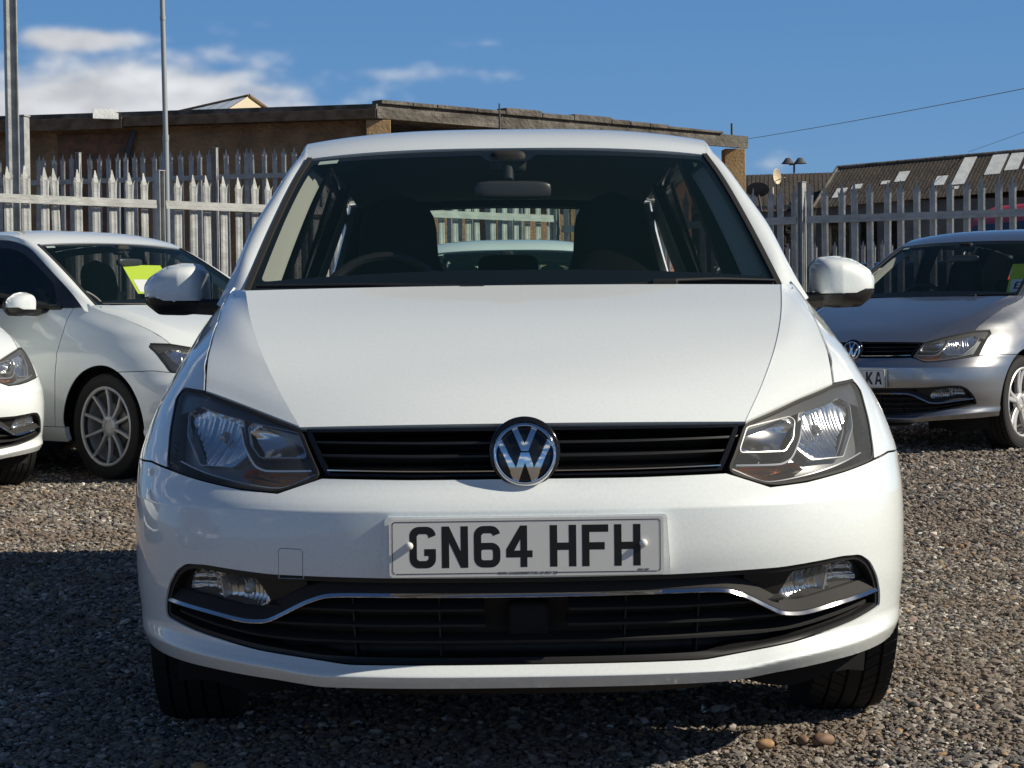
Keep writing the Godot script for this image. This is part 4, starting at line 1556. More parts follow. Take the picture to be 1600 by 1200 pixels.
# ---------------------------------------------------------------- sky
func make_sky() -> PanoramaSkyMaterial:
	var W := 4096
	var H := 2048
	var img := Image.create(W, H, false, Image.FORMAT_RGB8)
	var gr := Tab.new([-1.6, .16, -.02, .16, .0, .235, .03, .215, .08, .155, .15, .115, .4, .052, .9, .030, 1.6, .023])
	var gg := Tab.new([-1.6, .15, -.02, .15, .0, .395, .03, .385, .08, .325, .15, .275, .4, .128, .9, .064, 1.6, .048])
	var gb := Tab.new([-1.6, .14, -.02, .14, .0, .565, .03, .585, .08, .575, .15, .545, .4, .285, .9, .150, 1.6, .112])
	var base := []
	for j in H:
		var el := PI * (0.5 - (j + 0.5) / H)
		var c := lin(gr.at(el), gg.at(el), gb.at(el))
		base.append(Color(gr.at(el), gg.at(el), gb.at(el)))
		img.fill_rect(Rect2i(0, j, W, 1), c)
	var n := FastNoiseLite.new()
	n.seed = 7
	n.frequency = 1.0
	n.fractal_octaves = 5
	n.fractal_gain = .55
	var n2 := FastNoiseLite.new()
	n2.seed = 19
	n2.frequency = 1.0
	n2.fractal_octaves = 3
	# clouds: azimuth (from -z towards +x), elevation, half width, half height, strength
	var spots := [[-.168, .107, .078, .028, 1.25], [-.215, .098, .09, .030, 1.2], [-.118, .104, .030, .015, .65], [-.190, .140, .036, .006, .9], [-.035, .1255, .050, .0045, .33], [.0, .139, .018, .003, .3], [-.085, .147, .016, .004, .25], [.130, .076, .03, .010, .26]]
	var rng := RandomNumberGenerator.new()
	rng.seed = 5
	for k in 70:  # more of the same all round, as fair-weather clouds lie
		var az := lerpf(.45, TAU - .45, (k + rng.randf() * .8) / 70.0)
		var e := rng.randf_range(.05, .30) + .35 * pow(rng.randf(), 3.0)
		spots.append([az, e, rng.randf_range(.05, .16), rng.randf_range(.012, .040), rng.randf_range(.5, 1.1)])
	var j0 := int(H * (0.5 - .72 / PI))
	var j1 := int(H * 0.5)
	for j in range(j0, j1):
		var el := PI * (0.5 - (j + 0.5) / H)
		var near := []
		for s in spots:
			if absf(el - s[1]) < s[3] * 2.4:
				near.append(s)
		if near.is_empty():
			continue
		for i in W:
			var az := wrapf(TAU * (i + 0.5) / W, -PI, PI)
			var m := 0.0
			for s in near:
				var da: float = wrapf(az - s[0], -PI, PI) / s[2]
				if absf(da) > 2.2:
					continue
				var de: float = (el - s[1]) / s[3]
				if de > 0.0:
					de *= 1.25
				m = maxf(m, s[4] * exp(-(da * da + de * de)))
			if m < .03:
				continue
			var f := n.get_noise_3d(cos(az) * 26.0, el * 60.0, sin(az) * 26.0)
			var g := n2.get_noise_3d(cos(az) * 12.0, el * 34.0 + 9.0, sin(az) * 12.0)
			var a := smoothstep(.12, .74, m + f * .40)
			if a <= 0.0:
				continue
			var lightness := clampf(.76 + g * .30 + f * .24, .52, .97)
			var b: Color = base[j]
			var c := Color(lerpf(b.r, lightness * .97, a * .9), lerpf(b.g, lightness * .98, a * .9), lerpf(b.b, lightness, a * .9))
			img.set_pixel(i, j, c.linear_to_srgb())
	var sky := PanoramaSkyMaterial.new()
	sky.panorama = ImageTexture.create_from_image(img)
	return sky

# ---------------------------------------------------------------- ground
func make_ground() -> void:
	var gm := MB.new()  # the yard rises gently away from the camera
	grid(gm, func(x: float, z: float) -> Vector3: return Vector3(x, rise(z), z), PackedFloat64Array([-300, -60, -20, 0, 20, 60, 300]), PackedFloat64Array([-400, -120, -60, -30, -15, -12, -9, -6, -3, -1.5, 0, 3, 8, 30, 150]), -1.0)
	var pm := gm.mesh()
	var m := mat("gravel_base", Color.WHITE, .95)
	var img := Image.create(1024, 1024, false, Image.FORMAT_RGB8)
	var cell := FastNoiseLite.new()
	cell.seed = 3
	cell.noise_type = FastNoiseLite.TYPE_CELLULAR
	cell.cellular_return_type = FastNoiseLite.RETURN_CELL_VALUE
	cell.frequency = .075
	cell.fractal_type = FastNoiseLite.FRACTAL_NONE
	m.albedo_texture = noise_tex(.075, 3, [[0.0, lin(.06, .048, .04)], [.3, lin(.13, .105, .085)], [.55, lin(.17, .14, .115)], [.75, lin(.22, .20, .17)], [.88, lin(.26, .19, .12)], [1.0, lin(.36, .34, .31)]], false, FastNoiseLite.TYPE_CELLULAR, 1024)
	m.normal_enabled = true
	m.normal_texture = noise_tex(.075, 3, [], true, FastNoiseLite.TYPE_CELLULAR, 1024, 10.0)
	m.uv1_triplanar = true
	m.uv1_world_triplanar = true
	m.uv1_scale = Vector3.ONE * .9
	var g := obj("ground", pm, m, self, Vector3(0, -.012, 0))
	setting(g, "grey brown gravel ground of the car sales yard", "ground")
	# loose stones: crushed, flat-sided, in mixed greys, browns and buffs
	var rng := RandomNumberGenerator.new()
	rng.seed = 41
	var st := mat("stone", Color.WHITE, .9)
	st.vertex_color_use_as_albedo = true
	var root := group("gravel", self)
	root.set_meta("kind", "stuff")
	tag(root, "loose crushed gravel stones in mixed greys and browns", "gravel")
	var phi := (1.0 + sqrt(5.0)) / 2.0
	var ico := [Vector3(-1, phi, 0), Vector3(1, phi, 0), Vector3(-1, -phi, 0), Vector3(1, -phi, 0), Vector3(0, -1, phi), Vector3(0, 1, phi), Vector3(0, -1, -phi), Vector3(0, 1, -phi), Vector3(phi, 0, -1), Vector3(phi, 0, 1), Vector3(-phi, 0, -1), Vector3(-phi, 0, 1)]
	var fc := [[0, 11, 5], [0, 5, 1], [0, 1, 7], [0, 7, 10], [0, 10, 11], [1, 5, 9], [5, 11, 4], [11, 10, 2], [10, 7, 6], [7, 1, 8], [3, 9, 4], [3, 4, 2], [3, 2, 6], [3, 6, 8], [3, 8, 9], [4, 9, 5], [2, 4, 11], [6, 2, 10], [8, 6, 7], [9, 8, 1]]
	var tones := [lin_v(.06, .057, .055), lin_v(.13, .12, .11), lin_v(.19, .175, .155), lin_v(.26, .235, .205), lin_v(.34, .31, .27), lin_v(.17, .14, .11), lin_v(.25, .19, .125), lin_v(.46, .43, .38), lin_v(.36, .22, .11), lin_v(.62, .58, .53), lin_v(.10, .10, .105), lin_v(.20, .155, .13)]
	var weight := [2.2, 3.2, 3.4, 2.8, 2.0, 2.4, 1.6, 1.1, .4, .5, 2.2, 2.2]
	var wsum := 0.0
	for w in weight:
		wsum += w
	var lists := []
	for k in 8:
		lists.append([])
	# rows by distance from the nose: [z near, z far, half width near, half width far, stones per square metre, mean size]
	var low := FastNoiseLite.new()
	low.seed = 77
	low.frequency = .9
	for b in [[1.2, -.5, 1.9, 1.9, 10500, .0062], [-.5, -2.2, 2.0, 2.3, 8500, .0066], [-2.2, -4.5, 2.5, 3.0, 5200, .0074], [-4.5, -8.0, 3.2, 4.2, 2500, .0096], [-8.0, -12.5, 4.4, 5.6, 1100, .0122]]:
		var area: float = (b[0] - b[1]) * (b[2] + b[3])
		for i in int(area * b[4]):
			var t := rng.randf()
			var z := lerpf(b[0], b[1], t)
			var hw := lerpf(b[2], b[3], t)
			var x := rng.randf_range(-hw, hw)
			var q := rng.randf()
			var s: float = b[5] * lerpf(.45, 1.25, q) * (1.0 + 1.1 * pow(rng.randf(), 9.0))
			var dn := low.get_noise_2d(x, z)
			s *= 1.0 + .25 * dn
			lists[rng.randi() % 8].append([Vector3(x, rise(z) - .010 + s * .35 + rng.randf() * .004, z), s])
	for k in 8:
		var mb := MB.new()
		var vv := []
		for p in ico:
			var d: Vector3 = p.normalized()
			vv.append(Vector3(d.x * rng.randf_range(.85, 1.5), d.y * rng.randf_range(.35, .7), d.z * rng.randf_range(.6, 1.05)))
		for f in fc:
			var nn: Vector3 = (vv[f[1]] - vv[f[0]]).cross(vv[f[2]] - vv[f[0]]).normalized()
			if nn.dot(vv[f[0]] + vv[f[1]] + vv[f[2]]) < 0:
				nn = -nn
			mb.flat([vv[f[0]], vv[f[1]], vv[f[2]]], nn)
		var mm := MultiMesh.new()
		mm.transform_format = MultiMesh.TRANSFORM_3D
		mm.use_colors = true
		mm.mesh = mb.mesh()
		mm.instance_count = lists[k].size()
		for i in lists[k].size():
			var e: Array = lists[k][i]
			var bs := Basis.from_euler(Vector3(rng.randf_range(-.5, .5), rng.randf() * TAU, rng.randf_range(-.5, .5))).scaled(Vector3.ONE * e[1])
			mm.set_instance_transform(i, Transform3D(bs, e[0]))
			var pick := rng.randf() * wsum
			var ti := 0
			while pick > weight[ti] and ti < weight.size() - 1:
				pick -= weight[ti]
				ti += 1
			var v: float = rng.randf_range(.8, 1.25)
			var c: Color = tones[ti]
			var dirt := clampf(.35 + low.get_noise_2d(e[0].x * 1.7 + 40.0, e[0].z * 1.7) * 1.5, 0.0, .75)  # brown fines cling to some patches
			c = c.lerp(Color(.165, .125, .095), dirt * .8)
			mm.set_instance_color(i, Color(c.r * v, c.g * v, c.b * v))
		var mi := MultiMeshInstance3D.new()
		mi.name = "stones"
		mi.multimesh = mm
		mi.material_override = st
		root.add_child(mi, true)
		mi.set_meta("kind", "stuff")
	# the few bigger rounded pebbles that stand out
	var peb := [[.50, -.33, .021, "pebble_tan", "tan rounded pebble lying in the gravel below the right front wheel"], [.625, -.36, .026, "pebble_brown", "largest brown rounded pebble lying by the right front wheel"], [.585, -.37, .019, "pebble_brown", "small brown pebble touching the largest brown one"],
		[.87, -.06, .013, "pebble_tan", "flat tan pebble in the gravel right of the white car"], [-.655, -.20, .020, "pebble_tan", "orange tan pebble at the left front edge of the gravel"]]
	mat("pebble_tan", lin(.36, .21, .10), .7)
	mat("pebble_brown", lin(.20, .125, .08), .7)
	for p in peb:
		var mb := MB.new()
		var sd: float = p[0] * 31.0
		grid(mb, func(a: float, bb: float) -> Vector3:
			var r := 1.0 + (.10 * sin(a * 2.0 + sd) + .07 * sin(a * 3.0 + bb * 2.0 + sd)) * cos(bb)
			return Vector3(cos(a) * cos(bb) * 1.25, sin(bb) * .75, sin(a) * cos(bb)) * r, steps(0, TAU, 18), steps(-1.56, 1.56, 10), 1.0)
		var o := obj("pebble", mb, M[p[3]], self, Vector3(p[0], p[2] * .32, p[1]))
		o.scale = Vector3.ONE * p[2] * .72
		o.rotation.y = sd
		tag(o, p[4], "pebble", "pebbles in the gravel")

func rise(z: float) -> float:
	return .0085 * clampf(-z - 1.5, 0.0, 14.0)

func make_scrap() -> void:
	var rng := RandomNumberGenerator.new()
	rng.seed = 12
	var mb := MB.new()
	var hs := []
	for i in 36:
		hs.append(rng.randf())
	grid(mb, func(a: float, b: float) -> Vector3:
		var i := int(clampf(a * 5.0, 0, 5)) * 6 + int(clampf(b * 5.0, 0, 5))
		return Vector3((a - .5) * .075 + hs[i] * .006, .006 + hs[i] * .016, (b - .5) * .045 + hs[(i + 7) % 36] * .008), steps(0, 1, 5), steps(0, 1, 5), 1.0)
	var o := obj("paper_scrap", mb, M.cap_white, self, Vector3(.446, .0, -.70))
	tag(o, "crumpled white paper scrap on the gravel under the middle car's bumper", "paper scrap")

func lin_v(r: float, g: float, b: float) -> Color:
	return Color(r, g, b)

# ---------------------------------------------------------------- palisade fences
func pale_mesh(h: float, wide := .084) -> ArrayMesh:
	var mb := MB.new()
	var w := wide * .5
	var xs := [-w, -w * .55, -w * .18, w * .18, w * .55, w]
	var zs := [0.0, .009, .003, .003, .009, 0.0]
	# rows: height, how far the outer wings lean out
	var rows := [[0.0, 1.0], [h - .20, 1.0], [h - .12, 1.14]]
	for face in [1.0, -1.0]:
		for r in rows.size() - 1:
			for i in 5:
				var d := Vector2(xs[i + 1] - xs[i], zs[i + 1] - zs[i]).normalized()
				var nn: Vector3 = Vector3(-d.y, 0, d.x) * float(face)
				var o := Vector3(0, 0, .0015 * face)
				mb.flat([Vector3(xs[i] * rows[r][1], rows[r][0], zs[i]) + o, Vector3(xs[i + 1] * rows[r][1], rows[r][0], zs[i + 1]) + o, Vector3(xs[i + 1] * rows[r + 1][1], rows[r + 1][0], zs[i + 1]) + o, Vector3(xs[i] * rows[r + 1][1], rows[r + 1][0], zs[i]) + o], nn)
		# three points, the outer two bent forwards and out
		var y := h - .12
		var o := Vector3(0, 0, .0015 * face)
		for t in [[[-w * 1.16, 0.0], [-w * .35, .006], [-w * 1.1, .02, .045]], [[w * .35, .006], [w * 1.16, 0.0], [w * 1.1, .02, .045]]]:
			mb.flat([Vector3(t[0][0], y, t[0][1]) + o, Vector3(t[1][0], y, t[1][1]) + o, Vector3(t[2][0], y + t[2][2], t[2][1]) + o], Vector3(0, -.3, .95 * face).normalized())
		mb.flat([Vector3(-w * .8, y, .006) + o, Vector3(w * .8, y, .006) + o, Vector3(w * .42, y + .045, .004) + o, Vector3(w * .12, h, -.012) + o, Vector3(-w * .12, h, -.012) + o, Vector3(-w * .42, y + .045, .004) + o], Vector3(0, .1, face).normalized())
	for e in [[xs[0], -1.0], [xs[5], 1.0]]:
		mb.flat([Vector3(e[0], 0, -.0015), Vector3(e[0], 0, .0015), Vector3(e[0] * 1.0, h - .2, .0015), Vector3(e[0], h - .2, -.0015)], Vector3(e[1], 0, 0))
	return mb.mesh()

func fence(label: String, a: Vector3, b: Vector3, h: float, pitch: float, bay: float, rails: Array, first_post := 0.0, wide := .084) -> Node3D:
	var m := "galvanised"
	var f := group("palisade_fence", self, a)
	tag(f, label, "fence")
	var d := b - a
	var len_ := d.length()
	f.rotation.y = atan2(-d.z, d.x)
	var pm := pale_mesh(h, wide)
	var n := int(len_ / pitch)
	var rng := RandomNumberGenerator.new()
	rng.seed = int(len_ * 100)
	for i in n:
		var x := (i + .5) * pitch
		var near_post := fposmod(x - first_post + .05, bay) < .10
		if near_post:
			continue
		var p := obj("pale", pm, M[m], f, Vector3(x + rng.randf_range(-.008, .008), rng.randf_range(-.012, .012), -.03))
		p.rotation = Vector3(rng.randf_range(-.006, .006), rng.randf_range(-.09, .09), rng.randf_range(-.008, .008) + (.03 * signf(rng.randf() - .5) if rng.randf() < .08 else 0.0))
	var x := first_post
	while x <= len_ + .01:
		var mb := MB.new()
		box(mb, Vector3(-.027, (h + .02) * .5, 0), Vector3(.007, h + .02, .09), .001)
		box(mb, Vector3(.027, (h + .02) * .5, 0), Vector3(.007, h + .02, .09), .001)
		box(mb, Vector3(0, (h + .02) * .5, 0), Vector3(.047, h + .018, .007), .001)
		box(mb, Vector3(0, h + .024, 0), Vector3(.075, .008, .10), .001)
		obj("post", mb, M.galvanised, f, Vector3(x, 0, 0))
		x += bay
	x = first_post - bay
	while x < len_:
		for ry in rails:
			var x0 := maxf(x + .055, 0.0)
			var x1 := minf(x + bay - .055, len_)
			if x1 - x0 < .1:
				continue
			var mb := MB.new()
			box(mb, Vector3((x0 + x1) * .5, ry - .024, .030), Vector3(x1 - x0, .034, .006), .001)
			obj("rail", mb, M[m], f)
			mb = MB.new()
			box(mb, Vector3((x0 + x1) * .5, ry + .016, .012), Vector3(x1 - x0, .044, .030), .001)
			obj("rail_back", mb, M[m], f)
		x += bay
	return f

# ---------------------------------------------------------------- buildings
func slab(mb: MB, outline: PackedVector2Array, y0: float, y1: float) -> void:  # (x, z) outline
	var p := PackedVector2Array()
	for q in outline:
		p.append(Vector2(q.x, -q.y))
	if Geometry2D.is_polygon_clockwise(p):
		p.reverse()
	prism(mb, p, y0, y1, Transform3D(Basis(Vector3.RIGHT, Vector3.FORWARD, Vector3.UP), Vector3.ZERO))

func wall_run(mb: MB, a: Vector2, b: Vector2, y0: float, y1: float, thick: float, openings := []) -> void:  # openings: [from, to, low, high] along the wall
	var d := (b - a).normalized()
	var len_ := (b - a).length()
	var xf := Transform3D(Basis(Vector3(d.x, 0, d.y), Vector3.UP, Vector3(-d.y, 0, d.x)), Vector3(a.x, 0, a.y))
	var cuts := [0.0, len_]
	for o in openings:
		cuts.append(o[0]); cuts.append(o[1])
	cuts.sort()
	for i in cuts.size() - 1:
		if cuts[i + 1] - cuts[i] < .01:
			continue
		var mid: float = (cuts[i] + cuts[i + 1]) * .5
		var spans := [[y0, y1]]
		for o in openings:
			if mid > o[0] and mid < o[1]:
				spans = [[y0, o[2]], [o[3], y1]]
		for s in spans:
			if s[1] - s[0] > .01:
				box(mb, xf * Vector3(mid, (s[0] + s[1]) * .5, -thick * .5), Vector3(cuts[i + 1] - cuts[i], s[1] - s[0], thick), .002, xf.basis)

func make_buildings() -> void:
	# --- flat-roofed workshop in two wings that meet at a blunt corner
	var A := Vector2(-13.5, -34.9)
	var B := Vector2(-1.75, -32.5)
	var C := Vector2(5.9, -39.5)
	var b1 := group("workshop", self)
	tag(b1, "long brown flat roofed workshop with a mossy overhanging roof edge behind the left fence", "building")
	var mb := MB.new()
	var top := 4.9
	var n1 := Vector2(.20, .98)
	wall_run(mb, A + Vector2(0, -.5), B + Vector2(-.1, -.5), 0, top - .24, .3)
	obj("wall", mb, M.render_brown, b1)
	mb = MB.new()
	var P := A + Vector2(0, -.5)
	var Q := B + Vector2(-.1, -.5)
	var off2 := Vector2(0, .045)
	wall_run(mb, P.lerp(Q, .49) + off2, P.lerp(Q, .615) + off2, 2.6, top - .34, .06)
	obj("bare_brickwork", mb, M.brick_red, b1)
	# roof of the left wing: deck and dark fascia in two lengths with a step
	mb = MB.new()
	slab(mb, PackedVector2Array([A, B, C, C + Vector2(-6, -6), A + Vector2(0, -9)]), top - .09, top)
	obj("roof", mb, M.roof_slab, b1)
	mb = MB.new()
	var K := A.lerp(B, .60)
	for seg in [[A, K, .0], [K, B, .04]]:
		var d: Vector2 = (seg[1] - seg[0]).normalized()
		wall_run(mb, seg[0] + Vector2(.02, .03), seg[1] + Vector2(-.01, .03), top - .30 + seg[2], top - .094, .10)
	obj("fascia", mb, M.fascia, b1)
	mb = MB.new()
	wall_run(mb, B + Vector2(.02, .03), C + Vector2(.0, .03), top - .26, top - .094, .10)
	obj("fascia", mb, M.roof_slab, b1)
	mb = MB.new()
	var rng := RandomNumberGenerator.new()
	rng.seed = 8
	var q := B
	while q.distance_to(B) < 9.4:  # worn kerb stones along the right-hand roof edge
		var l := rng.randf_range(.5, 1.1)
		var d := (C - B).normalized()
		var hh := rng.randf_range(.05, .09) + (.045 if q.distance_to(B) > 2.4 and q.distance_to(B) < 6.4 else 0.0)
		box(mb, Vector3(q.x + d.x * l * .5, top + hh * .5 + .001, q.y + d.y * l * .5 - .1), Vector3(l - .01, hh, .28), .015, Basis(Vector3.UP, atan2(-d.y, d.x) + rng.randf_range(-.01, .01)))
		q += d * l
	obj("roof_kerb", mb, M.roof_slab, b1)
	mb = MB.new()
	wall_run(mb, B + Vector2(-1.2, -1.4), C + Vector2(-1.1, -1.2), 0, top - .28, .3)
	obj("wall", mb, M.brick_red, b1)
	for t in [0.0, .5, .955]:
		var p := B.lerp(C, t)
		mb = MB.new()
		box(mb, Vector3(p.x + .02, (top - .28) * .5, p.y - .30), Vector3(.44, top - .28, .44), .01, Basis(Vector3.UP, .05))
		obj("pier", mb, M.render_tan, b1)
	# drain pipe at the joint, small roof lantern, broken sheet on the edge
	mb = MB.new()
	tube(mb, [Vector3(-6.28, 4.6, -33.75), Vector3(-6.5, 3.9, -33.8), Vector3(-6.5, .1, -33.8)], .06, 10)
	obj("drain_pipe", mb, M.cable, b1)
	mb = MB.new()
	box(mb, Vector3(-6.75, top - .04, -33.42), Vector3(.46, .02, .30), .004, Basis.from_euler(Vector3(.75, .18, -.03)))
	obj("loose_sheet", mb, M.skylight, b1)
	mb = MB.new()
	var ridge := [Vector3(-6.0, 5.30, -37.4), Vector3(-4.50, 5.52, -36.6)]
	var eave := [Vector3(-6.4, 5.0, -36.3), Vector3(-4.95, 5.0, -35.3)]
	var eave2 := [Vector3(-5.2, 5.0, -38.4), Vector3(-3.75, 5.0, -37.5)]
	for i in 5:
		var t0 := i / 5.0
		var t1 := (i + .94) / 5.0
		mb.flat([ridge[0].lerp(ridge[1], t0), ridge[0].lerp(ridge[1], t1), eave[0].lerp(eave[1], t1), eave[0].lerp(eave[1], t0)], Vector3(-.4, .85, .5).normalized())
	mb.flat([ridge[0], ridge[1], eave2[1], eave2[0]], Vector3(.4, .85, -.5).normalized())
	obj("rooflight", mb, M.rooflight_sheet, b1)
	mb = MB.new()
	mb.flat([ridge[1] + Vector3(.01, 0, .01), eave[1] + Vector3(.01, 0, .01), eave2[1] + Vector3(.01, 0, .01)], Vector3(.8, 0, .5).normalized())
	obj("gable", mb, M.cream, b1)
	mb = MB.new()
	tube(mb, [ridge[1] + Vector3(.03, .02, 0), eave2[1] + Vector3(.05, .0, 0)], .04, 6)
	tube(mb, [ridge[0] + Vector3(0, .02, 0), ridge[1] + Vector3(.03, .02, 0)], .03, 6)
	obj("ridge_capping", mb, M.fascia, b1)
	mb = MB.new()
	tube(mb, [Vector3(C.x - .35, top, C.y), Vector3(C.x - .35, top + .28, C.y)], .025, 6)
	obj("pipe_stub", mb, M.cable, b1)
	# --- long shed on the right with translucent sheets in its roof
	var b2 := group("shed", self)
	tag(b2, "long grey shed with a brown sheeted roof and white translucent panels behind the right fence", "building")
	var R0 := Vector3(10.9, 5.45, -56.1)
	var E := Vector3(5.0, .30, 1.6)
	var D := Vector3(-1.3, -1.5, 2.6)
	var roof := func(s: float, t: float) -> Vector3: return R0 + E * s + D * t
	var up := E.cross(D).normalized()
	if up.y < 0:
		up = -up
	mb = MB.new()
	for i in 130:
		var s0 := i * .02
		for hlf in [[0.0, .012, .012], [.012, .02, .0]]:
			var off := up * float(hlf[2])
			mb.flat([roof.call(s0 + hlf[0], 0) + off, roof.call(s0 + hlf[1], 0) + off, roof.call(s0 + hlf[1], .86) + off, roof.call(s0 + hlf[0], .86) + off], up)
	mb.flat([R0, roof.call(2.6, 0), roof.call(2.6, 0) + Vector3(2, -2, -5), R0 + Vector3(2, -2, -5)], Vector3(.2, .9, -.4).normalized())
	obj("roof", mb, M.roof_brown, b2)
	for w in [[.065, .125, .48, .68], [.145, .20, .42, .52], [.30, .345, .40, .47], [.37, .43, .22, .44], [.60, .66, .40, .60], [.70, .77, .02, .62], [.70, .75, .66, .72], [.855, .94, .02, .46], [.955, 1.03, .02, .40], [1.05, 1.12, .02, .40], [1.25, 1.32, .02, .6], [1.55, 1.62, .02, .6], [1.9, 1.97, .02, .6]]:
		mb = MB.new()
		var off := up * .03
		mb.flat([roof.call(w[0], w[2]) + off, roof.call(w[1], w[2]) + off, roof.call(w[1], w[3]) + off, roof.call(w[0], w[3]) + off], up)
		mb.flat([roof.call(w[0], w[3]), roof.call(w[1], w[3]), roof.call(w[1], w[3]) + off, roof.call(w[0], w[3]) + off], D.normalized())
		obj("translucent_sheet", mb, M.skylight, b2)
	mb = MB.new()
	tube(mb, [R0 + Vector3(-.05, .03, 0), roof.call(2.6, 0) + Vector3(0, .03, 0)], .07, 6)
	tube(mb, [R0 + Vector3(-.05, .03, 0), roof.call(-.01, .86) + Vector3(0, .03, 0)], .05, 6)
	obj("ridge_capping", mb, M.roof_slab, b2)
	mb = MB.new()
	var w0: Vector3 = roof.call(.0, .84)
	var w1: Vector3 = roof.call(2.6, .84)
	wall_run(mb, Vector2(w0.x, w0.z - .2), Vector2(w1.x, w1.z - .2), 0, 4.32, .3, [[.4, 1.0, 2.6, 3.75], [1.3, 1.8, 2.6, 3.75], [2.1, 2.5, 2.6, 3.75], [4.2, 4.9, 2.5, 3.2], [6.5, 9.0, .0, 3.2]])
	obj("wall", mb, M.wall_grey, b2)
	mb = MB.new()
	wall_run(mb, Vector2(w0.x + 1.5, w0.z - 5.0), Vector2(w1.x + 1.5, w1.z - 5.0), 0, 4.2, .2)
	wall_run(mb, Vector2(w1.x, w1.z - .3), Vector2(w1.x + 1.5, w1.z - 5.0), 0, 4.2, .2)
	obj("back_wall", mb, M.wall_grey, b2)
	mb = MB.new()
	mb.flat([R0 + Vector3(-.01, -.1, 0), roof.call(0, .86) + Vector3(-.01, -.1, 0), Vector3(w0.x, 0, w0.z), Vector3(R0.x, 0, R0.z)], Vector3(-.9, 0, -.4).normalized())
	obj("end_wall", mb, M.wall_grey, b2)
	# --- the lower shed beside it
	var b3 := group("shed", self)
	tag(b3, "lower brown roofed shed between the workshop and the long shed", "building")
	var L0 := Vector3(5.5, 5.42, -58.6)
	var F := Vector3(6.2, .05, .9)
	var G := Vector3(-.5, -1.6, 3.2)
	mb = MB.new()
	var up2 := F.cross(G).normalized()
	if up2.y < 0:
		up2 = -up2
	for i in 50:
		for hlf in [[0.0, .012, .012], [.012, .02, .0]]:
			var s0 := i * .02
			var o := up2 * float(hlf[2])
			mb.flat([L0 + F * (s0 + hlf[0]) + o, L0 + F * (s0 + hlf[1]) + o, L0 + F * (s0 + hlf[1]) + G * .8 + o, L0 + F * (s0 + hlf[0]) + G * .8 + o], up2)
	obj("roof", mb, M.roof_brown, b3)
	mb = MB.new()
	wall_run(mb, Vector2(L0.x + G.x * .78, L0.z + G.z * .76), Vector2(L0.x + F.x + G.x * .78, L0.z + F.z + G.z * .76), 0, 4.36, .3, [[2.2, 2.8, 3.2, 3.8], [4.0, 4.6, 3.0, 3.8]])
	obj("wall", mb, M.wall_grey, b3)
	mb = MB.new()
	wall_run(mb, Vector2(L0.x + G.x * .78, L0.z - .8), Vector2(L0.x + F.x + G.x * .78, L0.z + F.z - .8), 0, 5.3, .2)
	obj("back_wall", mb, M.wall_grey, b3)
	# dishes on that roof
	var ds := group("satellite_dish", self, Vector3(8.76, 4.84, -54.5))
	ds.scale = Vector3.ONE * .8
	tag(ds, "pale round dish on the lower shed roof above the right fence", "dish")
	mb = MB.new()
	lathe(mb, pts([.0, -.02, .15, .0, .27, .07, .28, .075, .265, .085, .15, .02, .0, .0]), 26, Transform3D(Basis(Vector3(.75, -.1, .65).normalized(), Vector3(0, 1, .1).normalized(), Vector3(-.65, .1, .75).normalized()), Vector3(0, .36, 0)))
	obj("dish", mb, M.cream, ds)
	mb = MB.new()
	tube(mb, [Vector3(-.02, .34, 0), Vector3(-.10, .1, -.05), Vector3(-.1, -.4, -.05)], .045, 8)
	tube(mb, [Vector3(.0, .2, .05), Vector3(.3, .3, .28)], .02, 6)
	obj("bracket", mb, M.cream, ds)
	var ds2 := group("satellite_dish", self, Vector3(8.25, 4.42, -54.5))
	tag(ds2, "dark dish seen from behind left of the pale dish", "dish")
	mb = MB.new()
	lathe(mb, pts([.0, -.02, .17, .01, .32, .10, .33, .105, .31, .11, .17, .03, .0, .01]), 26, Transform3D(Basis(Vector3(.1, .8, -.6).normalized(), Vector3(1, 0, .16).normalized(), Vector3(.13, -.6, -.8).normalized()), Vector3(0, .25, 0)))
	obj("dish", mb, M.cable, ds2)
	mb = MB.new()
	tube(mb, [Vector3(0, .22, 0), Vector3(.1, -.3, 0)], .035, 6)
	obj("bracket", mb, M.cable, ds2)
	# sliver of another roof at the far left
	var b4 := group("outbuilding", self)
	tag(b4, "dark roofed outbuilding at the left edge beyond the steel column", "building")
	mb = MB.new()
	box(mb, Vector3(-12.4, 2.3, -37.0), Vector3(4.6, 4.6, 4.0), .02, Basis(Vector3.UP, .1))
	obj("wall", mb, M.wall_grey, b4)
	mb = MB.new()
	prism(mb, pts([-2.5, 4.6, 2.5, 4.6, 0, 6.0]), -2.2, 2.2, Transform3D(Basis(Vector3.UP, .1), Vector3(-12.4, 0, -37.0)))
	obj("roof", mb, M.roof_brown, b4)

